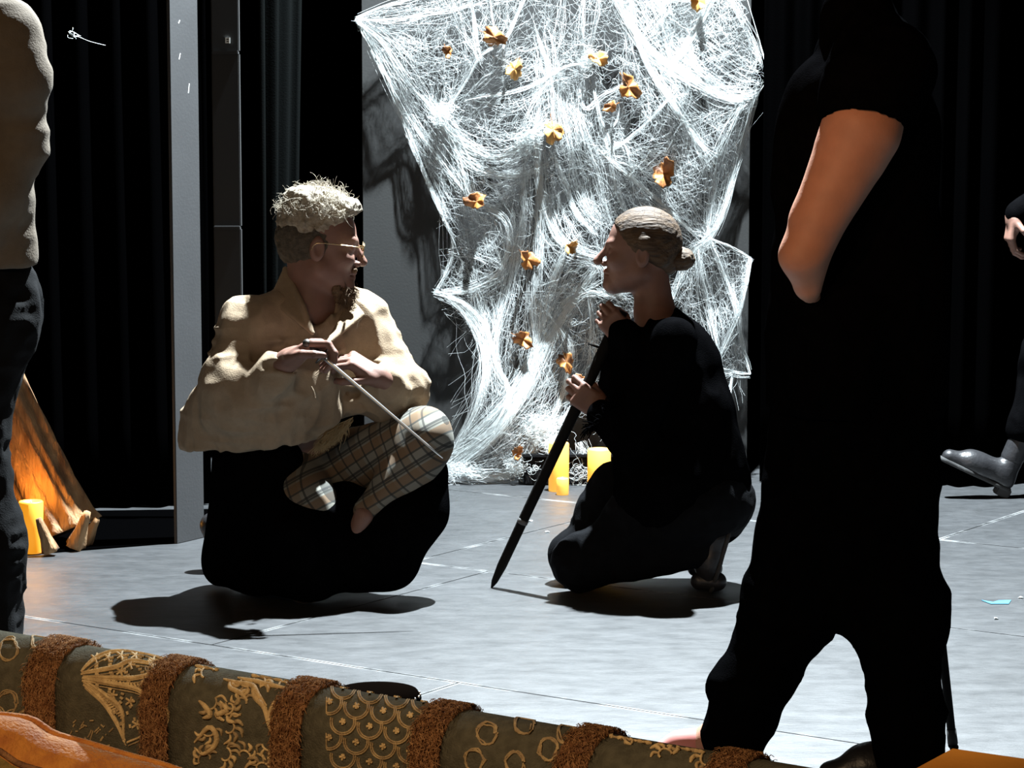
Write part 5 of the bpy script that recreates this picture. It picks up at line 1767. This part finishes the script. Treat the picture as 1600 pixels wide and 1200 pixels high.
BANDS = [(-190, -150), (82, 126), (263, 302), (466, 510), (682, 726), (906, 952), (1130, 1178)]
BANDS = [(s_of(a), s_of(b)) for a, b in BANDS]
rng = np.random.RandomState(12)
for a, b in BANDS:
    sofa_sheet('chenille_band', a, b, -0.10, 0.36, 0.005, M_CHEN, 4, 26, 0.008)
    pp = []
    for i in range(2200):
        s_, t_ = rng.uniform(a - 0.001, b + 0.001), rng.uniform(-0.05, 0.20)
        p0 = sofa_pt(s_, t_, 0.004)
        p2 = sofa_pt(s_ + rng.normal(0, 0.004), t_ + rng.uniform(0.002, 0.009), 0.0058 + rng.uniform(0, 0.002))
        pp.append(np.array([p0, (p0 + p2) / 2 + (sofa_pt(s_, t_, 0.01) - sofa_pt(s_, t_, 0.007)), p2]))
    V, F = tubes(np.array(pp), np.full((2200, 3), 0.00042))
    tag(mesh_np('chenille_tuft', V, F, M_CHENF, sofa), kind='stuff')
edges_ = [S_L] + [x for ab in BANDS for x in ab] + [S_R]
# drop the ones outside
pan = []
for i in range(0, len(edges_), 2):
    a, b = edges_[i], edges_[i + 1]
    if b - a > 0.02:
        pan.append((a, b))
panels = [sofa_sheet('fabric_panel', a, b, -0.10, 0.36, 0.001, M_OLIVE, 6, 26, 0.004) for a, b in pan]


def s_px(u, v):
    """panel coordinates (s, t) under a picture point on the sofa front"""
    d = ray(u, v)
    o_ = np.array([0, 0, CAMH])
    p0 = SA + sn * RT
    p_ = o_ + d * (((p0 - o_) @ sn) / (d @ sn))
    zc = 0.68 - RT
    if p_[2] <= zc:
        return float((p_ - SA) @ se), RT * math.pi / 2 + zc - p_[2]
    # rounded part: intersect with the cylinder along the ridge
    c_ = SA + np.array([0, 0, -RT])
    w = o_ - c_
    dd = d - se * (d @ se)
    ww = w - se * (w @ se)
    A_, B_, C_ = dd @ dd, 2 * dd @ ww, ww @ ww - RT * RT
    disc = max(B_ * B_ - 4 * A_ * C_, 0.0)
    p_ = o_ + d * ((-B_ - math.sqrt(disc)) / (2 * A_))
    q_ = p_ - c_
    return float(q_ @ se), RT * math.atan2(q_ @ sn, q_[2])


def cords(lst, m, name, panel, rad=0.0014):
    """raised embroidery: list of picture polylines laid on the panel surface"""
    paths, rr = [], []
    for pts, r in lst:
        st_ = np.array([s_px(*q_) for q_ in pts])
        c = resample(st_, 20) if len(st_) > 2 else np.linspace(st_[0], st_[-1], 20)
        paths.append([sofa_pt(a, b, 0.0012) for a, b in c])
        rr.append(np.full(20, r * 1.35) if r > 0 else -r * (0.25 + 0.75 * np.sin(np.linspace(0.05, math.pi - 0.05, 20)) ** 0.8))
    V, F = tubes(np.array(paths), np.array(rr), 4)
    o = mesh_np(name, V, F, m)
    part_of(o, panel)
    return tag(o, kind='stuff')


def panel_at(u):
    s_ = s_of(u)
    for (a, b), o in zip(pan, panels):
        if a - 0.01 <= s_ <= b + 0.01:
            return o
    return panels[0]


def ringpts(cu, cv, ru, rv, n=14, jit=1.0, a0=0, a1=2 * math.pi):
    return [(cu + ru * math.cos(a) + rng.normal(0, jit), cv + rv * math.sin(a) + rng.normal(0, jit)) for a in np.linspace(a0, a1, n)]


# ring-dotted panels
for cs in ([(14, 1015), (52, 1064), (12, 1098), (64, 998), (40, 1128)], [(762, 1148), (858, 1172), (820, 1132), (742, 1188), (806, 1192), (886, 1146)]):
    L = []
    for cu, cv in cs:
        for k in range(3):
            L.append((ringpts(cu, cv, 13 + k, 16 + k, 12, 1.6), 0.0009))
    cords(L, M_CORD, 'ring_embroidery', panel_at(cs[0][0]))
# spreading leaf fan panel
L, B = [], []
o_ = (126, 1062)
tips = [(262, 1036, -14), (268, 1062, -8), (236, 1104, 14), (200, 1158, 20)]
fans = [((128, 1050), (175, 1022), (215, 1020), (262, 1034)), ((128, 1054), (180, 1046), (205, 1036), (240, 1040)), ((130, 1060), (175, 1062), (215, 1062), (240, 1052), (232, 1034)),
        ((130, 1064), (180, 1072), (220, 1082), (232, 1104)), ((132, 1066), (165, 1088), (190, 1112), (194, 1158)), ((132, 1070), (160, 1096), (182, 1130), (196, 1160)),
        ((232, 1104), (224, 1124), (228, 1146), (200, 1160)), ((240, 1052), (250, 1070), (246, 1092), (232, 1104)), ((232, 1108), (258, 1100), (262, 1122), (244, 1142), (236, 1112))]
for f in fans:
    B.append((f, 0.0013))
    L.append(([(u + 2, v + 5) for u, v in f], 0.0008))
for f, g in zip(fans[:5], fans[1:6]):
    a_, b_ = resample(f, 12), resample(g, 12)
    for q_ in (0.3, 0.5, 0.7):
        c_ = a_ * (1 - q_) + b_ * q_
        for k in range(1, 11):
            if (k + int(q_ * 10)) % 2:
                (B if rng.rand() < 0.5 else L).append(([tuple(c_[k]), tuple(c_[k] * 0.45 + c_[min(k + 1, 11)] * 0.55)], 0.0016))
for f in fans[:6]:
    B.append(([(u + 1, v - 3) for u, v in f], -0.0034))
for k in range(13):
    t = k / 12
    B.append(([(150 + 66 * t, 1061 + 8 * t), (154 + 66 * t, 1067 + 8 * t)], 0.0012))
    B.append(([(152 + 38 * t, 1082 + 40 * t), (158 + 38 * t, 1080 + 40 * t)], 0.0012))
for cu, cv in ((205, 1040), (205, 1096), (215, 1132), (252, 1080), (190, 1050), (178, 1086), (150, 1030), (170, 1029), (190, 1026), (212, 1026), (240, 1034)):
    for a in np.linspace(0, 2 * math.pi, 6)[:-1]:
        B.append(([(cu, cv), (cu + 8 * math.cos(a), cv + 8 * math.sin(a))], 0.0013))
for k in range(40):
    cu, cv = rng.uniform(225, 262), rng.uniform(1045, 1190)
    L.append((ringpts(cu, cv, 3, 3, 6, 0.5), 0.0009))
for k in range(26):
    cu, cv = rng.normal(148, 16), rng.normal(1140, 11)
    L.append(([(cu, cv), (cu + rng.normal(0, 6), cv + rng.normal(0, 6))], 0.0009))
for v in (1030, 1046, 1110):
    L.append((ringpts(84, v, 9, 15, 10, 0.6, math.pi * 0.5, math.pi * 1.5), 0.001))
cords(L, M_CORD, 'leaf_embroidery', panel_at(190))
cords(B, M_CORDB, 'leaf_embroidery', panel_at(190))


# scrolling acanthus panel
def scroll(cu, cv, r, a0, turn, n=12, grow=1.0):
    return [(cu + r * (1 - 0.75 * k / n) * math.cos(a0 + turn * k / n), cv + r * (1 - 0.75 * k / n) * math.sin(a0 + turn * k / n)) for k in range(n + 1)]


def acanthus(u0, u1, v0, v1, n, seed, top):
    """curling stems, each carrying a fan of tapering leaves"""
    rg = np.random.RandomState(seed)
    L, B = [], []
    cl = lambda q_: (min(max(q_[0], u0 + 3), u1 - 3), max(q_[1], top(q_[0]) + 2))
    cells = [(a, b) for a in np.linspace(u0 + 22, u1 - 22, 5) for b in np.linspace(v0, v1, max(2, int((v1 - v0) / 26)))]
    for k, (cu, cv) in enumerate(cells):
        if rg.rand() < 0.22:
            continue
        cu += rg.normal(0, 6)
        cv += top(cu) + rg.normal(0, 5)
        a0 = rg.uniform(0, 6.28)
        sg = rg.choice([-1, 1])
        tgt = B if rg.rand() < 0.5 else L
        tgt.append(([cl(q_) for q_ in scroll(cu, cv, 15, a0, sg * 3.6)], 0.0012))
        for j in range(5):
            t = j / 5
            b0 = (cu + 15 * (1 - 0.6 * t) * math.cos(a0 + sg * 3.0 * t), cv + 15 * (1 - 0.6 * t) * math.sin(a0 + sg * 3.0 * t))
            a = a0 + sg * 3.0 * t + sg * 0.5
            ln = rg.uniform(12, 20)
            b1 = (b0[0] + 0.55 * ln * math.cos(a), b0[1] + 0.55 * ln * math.sin(a))
            b2 = (b0[0] + ln * math.cos(a + sg * 0.55), b0[1] + ln * math.sin(a + sg * 0.55))
            (B if rg.rand() < 0.6 else L).append(([cl(b0), cl(b1), cl(b2)], -rg.uniform(0.0022, 0.0034)))
    return L, B


topf = lambda u: 988 + u * 0.17
L, B = acanthus(302, 466, 12, 140, 44, 5, topf)
pf = panel_at(380)
for f in (((350, 1062), (372, 1068), (395, 1072), (405, 1086), (418, 1104)), ((372, 1060), (400, 1066), (425, 1072), (455, 1078)), ((360, 1064), (362, 1076), (378, 1084), (388, 1096)),
          ((395, 1070), (400, 1090), (415, 1108), (425, 1146)), ((430, 1096), (422, 1118), (428, 1146), (436, 1118), (430, 1096)), ((345, 1096), (356, 1110), (340, 1118), (352, 1126)),
          ((312, 1095), (322, 1104), (330, 1118), (318, 1122)), ((305, 1160), (330, 1136), (340, 1160), (320, 1178), (305, 1168))):
    B.append((f, -0.0042))
cords(L, M_CORD, 'scroll_embroidery', pf)
cords(B, M_CORDB, 'scroll_embroidery', pf)
L, B = acanthus(952, 1130, 8, 60, 26, 15, topf)
cords(L, M_CORD, 'scroll_embroidery', panel_at(1040))
cords(B, M_CORDB, 'scroll_embroidery', panel_at(1040))
# scallop panel
L, B = [], []
for r_ in range(-1, 5):
    for c_ in range(0, 5):
        cu = 516 + c_ * 42 + (21 if r_ % 2 else 0)
        cv = topf(cu) + 22 + r_ * 27
        if cu > 680 or cu < 512:
            continue
        for k in (20, 17):
            arc = [(min(max(cu + k * math.cos(a), 511), 681), cv + k * math.sin(a)) for a in np.linspace(-0.35, math.pi + 0.35, 12)]
            arc = [(u, max(v, topf(u) - 2)) for u, v in arc]
            L.append((arc, 0.0009))
        for a in (0.5, 1.8, 3.1, 4.4, 5.6):
            B.append(([(cu, cv), (cu + 5 * math.cos(a), cv + 5 * math.sin(a))], 0.0014))
cords(L, M_CORD, 'scallop_embroidery', panel_at(600))
cords(B, M_CORDB, 'scallop_embroidery', panel_at(600))

# cushion leaning in front at lower left, warm light put into its amber colour
cq = PZ(-60, 1245, 0.50)
cR = frame(sn + np.array([0, 0, 0.35]), (0, 0, 1))
edge = [PZ(u, v, z) for u, v, z in ((-150, 1122, 0.62), (-60, 1116, 0.62), (0, 1121, 0.62), (50, 1128, 0.615), (85, 1150, 0.60), (140, 1166, 0.59), (200, 1184, 0.58), (270, 1204, 0.57), (330, 1232, 0.55), (360, 1290, 0.50))]
cush = empty('throw_cushion', np.mean(edge, axis=0) - np.array([0, 0, 0.2]), 'velvet cushion leaning on the sofa at lower left, coloured amber for warm light', 'cushion')
ec = resample(np.array(edge), 40)
V, rows = [], []
for k, p_ in enumerate(ec):
    row = []
    for (f_, dz, dn) in ((0, 0.0, 0.0), (1, 0.006, 0.012), (2, 0.004, 0.03), (3, -0.012, 0.05), (4, -0.035, 0.066), (5, -0.08, 0.08), (6, -0.15, 0.082), (7, -0.20, 0.06), (8, -0.2, 0.01), (9, -0.1, -0.005)):
        row.append(p_ + np.array([0, 0, dz]) + sn * dn)
    rows.append(row)
V = np.array(rows)
n1, n2 = V.shape[:2]
idx = np.arange(n1 * n2).reshape(n1, n2)
F = np.stack([idx[:-1], np.roll(idx, -1, 1)[:-1], np.roll(idx, -1, 1)[1:], idx[1:]], -1).reshape(-1, 4)
caps_ = []
mesh_np('cushion_body', V.reshape(-1, 3), F, M_SATIN, cush)
V, F = tubes((ec + np.array([0, 0, 0.003]))[None], np.full((1, 40), 0.0042), 8)
mesh_np('piping', V, F, M_SATIN, cush)
lower = ec + sn * 0.058 + np.array([0, 0, -0.022])
V, F = tubes(lower[None], np.full((1, 40), 0.004), 8)
mesh_np('seam_cord', V, F, M_CHEN, cush)
rows = []
for k, p_ in enumerate(ec):
    rows.append([p_ + np.array([0, 0, dz]) + sn * dn for dz, dn in ((-0.024, 0.064), (-0.05, 0.078), (-0.08, 0.086), (-0.15, 0.088))])
V = np.array(rows)
n1, n2 = V.shape[:2]
idx = np.arange(n1 * n2).reshape(n1, n2)
F = np.stack([idx[:-1, :-1], idx[:-1, 1:], idx[1:, 1:], idx[1:, :-1]], -1).reshape(-1, 4)
mesh_np('brocade_face', V.reshape(-1, 3), F, M_OLIVE2, cush)

# orange-topped stool at the lower right
k0, k1_, k2_ = PZ(1480, 1164, 0.60), PZ(1600, 1181, 0.60), PZ(1380, 1202, 0.60)
d1 = nrm(k1_ - k0)
d2 = np.array([d1[1], -d1[0], 0])
if d2 @ (k2_ - k0) < 0:
    d2 = -d2
LX, LY = 0.42, 0.36
cc = k0 + d1 * LX / 2 + d2 * LY / 2
rz2 = math.atan2(d1[1], d1[0])
stool = empty('footstool', (cc[0], cc[1], 0), 'orange leather-topped stool at the lower right corner', 'stool')
bm = bmesh.new()
bm_box(bm, (cc[0], cc[1], 0.565), (LX, LY, 0.07), rz2, 0.012)
mesh_bm('seat_pad', bm, M_ORANGE, stool, smooth=True, origin=(cc[0], cc[1], 0.53))
bm = bmesh.new()
bm_box(bm, (cc[0], cc[1], 0.505), (LX - 0.04, LY - 0.04, 0.05), rz2, 0.004)
mesh_bm('apron', bm, M_WOOD, stool, origin=(cc[0], cc[1], 0.48))
for a in (-1, 1):
    for b in (-1, 1):
        q = cc + d1 * (LX / 2 - 0.045) * a + d2 * (LY / 2 - 0.045) * b
        bm = bmesh.new()
        bm_box(bm, (q[0], q[1], 0.245), (0.04, 0.04, 0.49), rz2, 0.004)
        mesh_bm('leg', bm, M_WOOD, stool, origin=(q[0], q[1], 0))

# dark round studded top behind the sofa
rc = P(588, 1090, 3.55)
rc[2] = 0.0
zt = P(585, 1079, 3.55)[2]
rst = empty('round_stool', rc, 'dark round studded seat rim just showing above the sofa back', 'stool')
bm = bm_lathe(bmesh.new(), (rc[0], rc[1], zt - 0.03), [(0.052, 0), (0.062, 0.004), (0.064, 0.02), (0.058, 0.03), (0.03, 0.034), (0.004, 0.035)], 36)
mesh_bm('seat', bm, M_DARKSEAT, rst, smooth=True, origin=(rc[0], rc[1], zt - 0.03))
for k in range(28):
    a = 2 * math.pi * k / 28
    bm = bmesh.new()
    bmesh.ops.create_icosphere(bm, subdivisions=1, radius=0.0022, matrix=Matrix.Translation((float(rc[0]) + 0.062 * math.cos(a), float(rc[1]) + 0.062 * math.sin(a), float(zt) - 0.006)))
    mesh_bm('stud', bm, M_STEEL, rst, smooth=True, origin=(rc[0], rc[1], zt))
for k in range(3):
    a = 2.1 * k
    V, F = tubes(np.linspace([rc[0] + 0.035 * math.cos(a), rc[1] + 0.035 * math.sin(a), zt - 0.028], [rc[0] + 0.09 * math.cos(a), rc[1] + 0.09 * math.sin(a), 0.004], 4)[None], np.full((1, 4), 0.010), 8)
    mesh_np('leg', V, F, M_WOOD, rst)
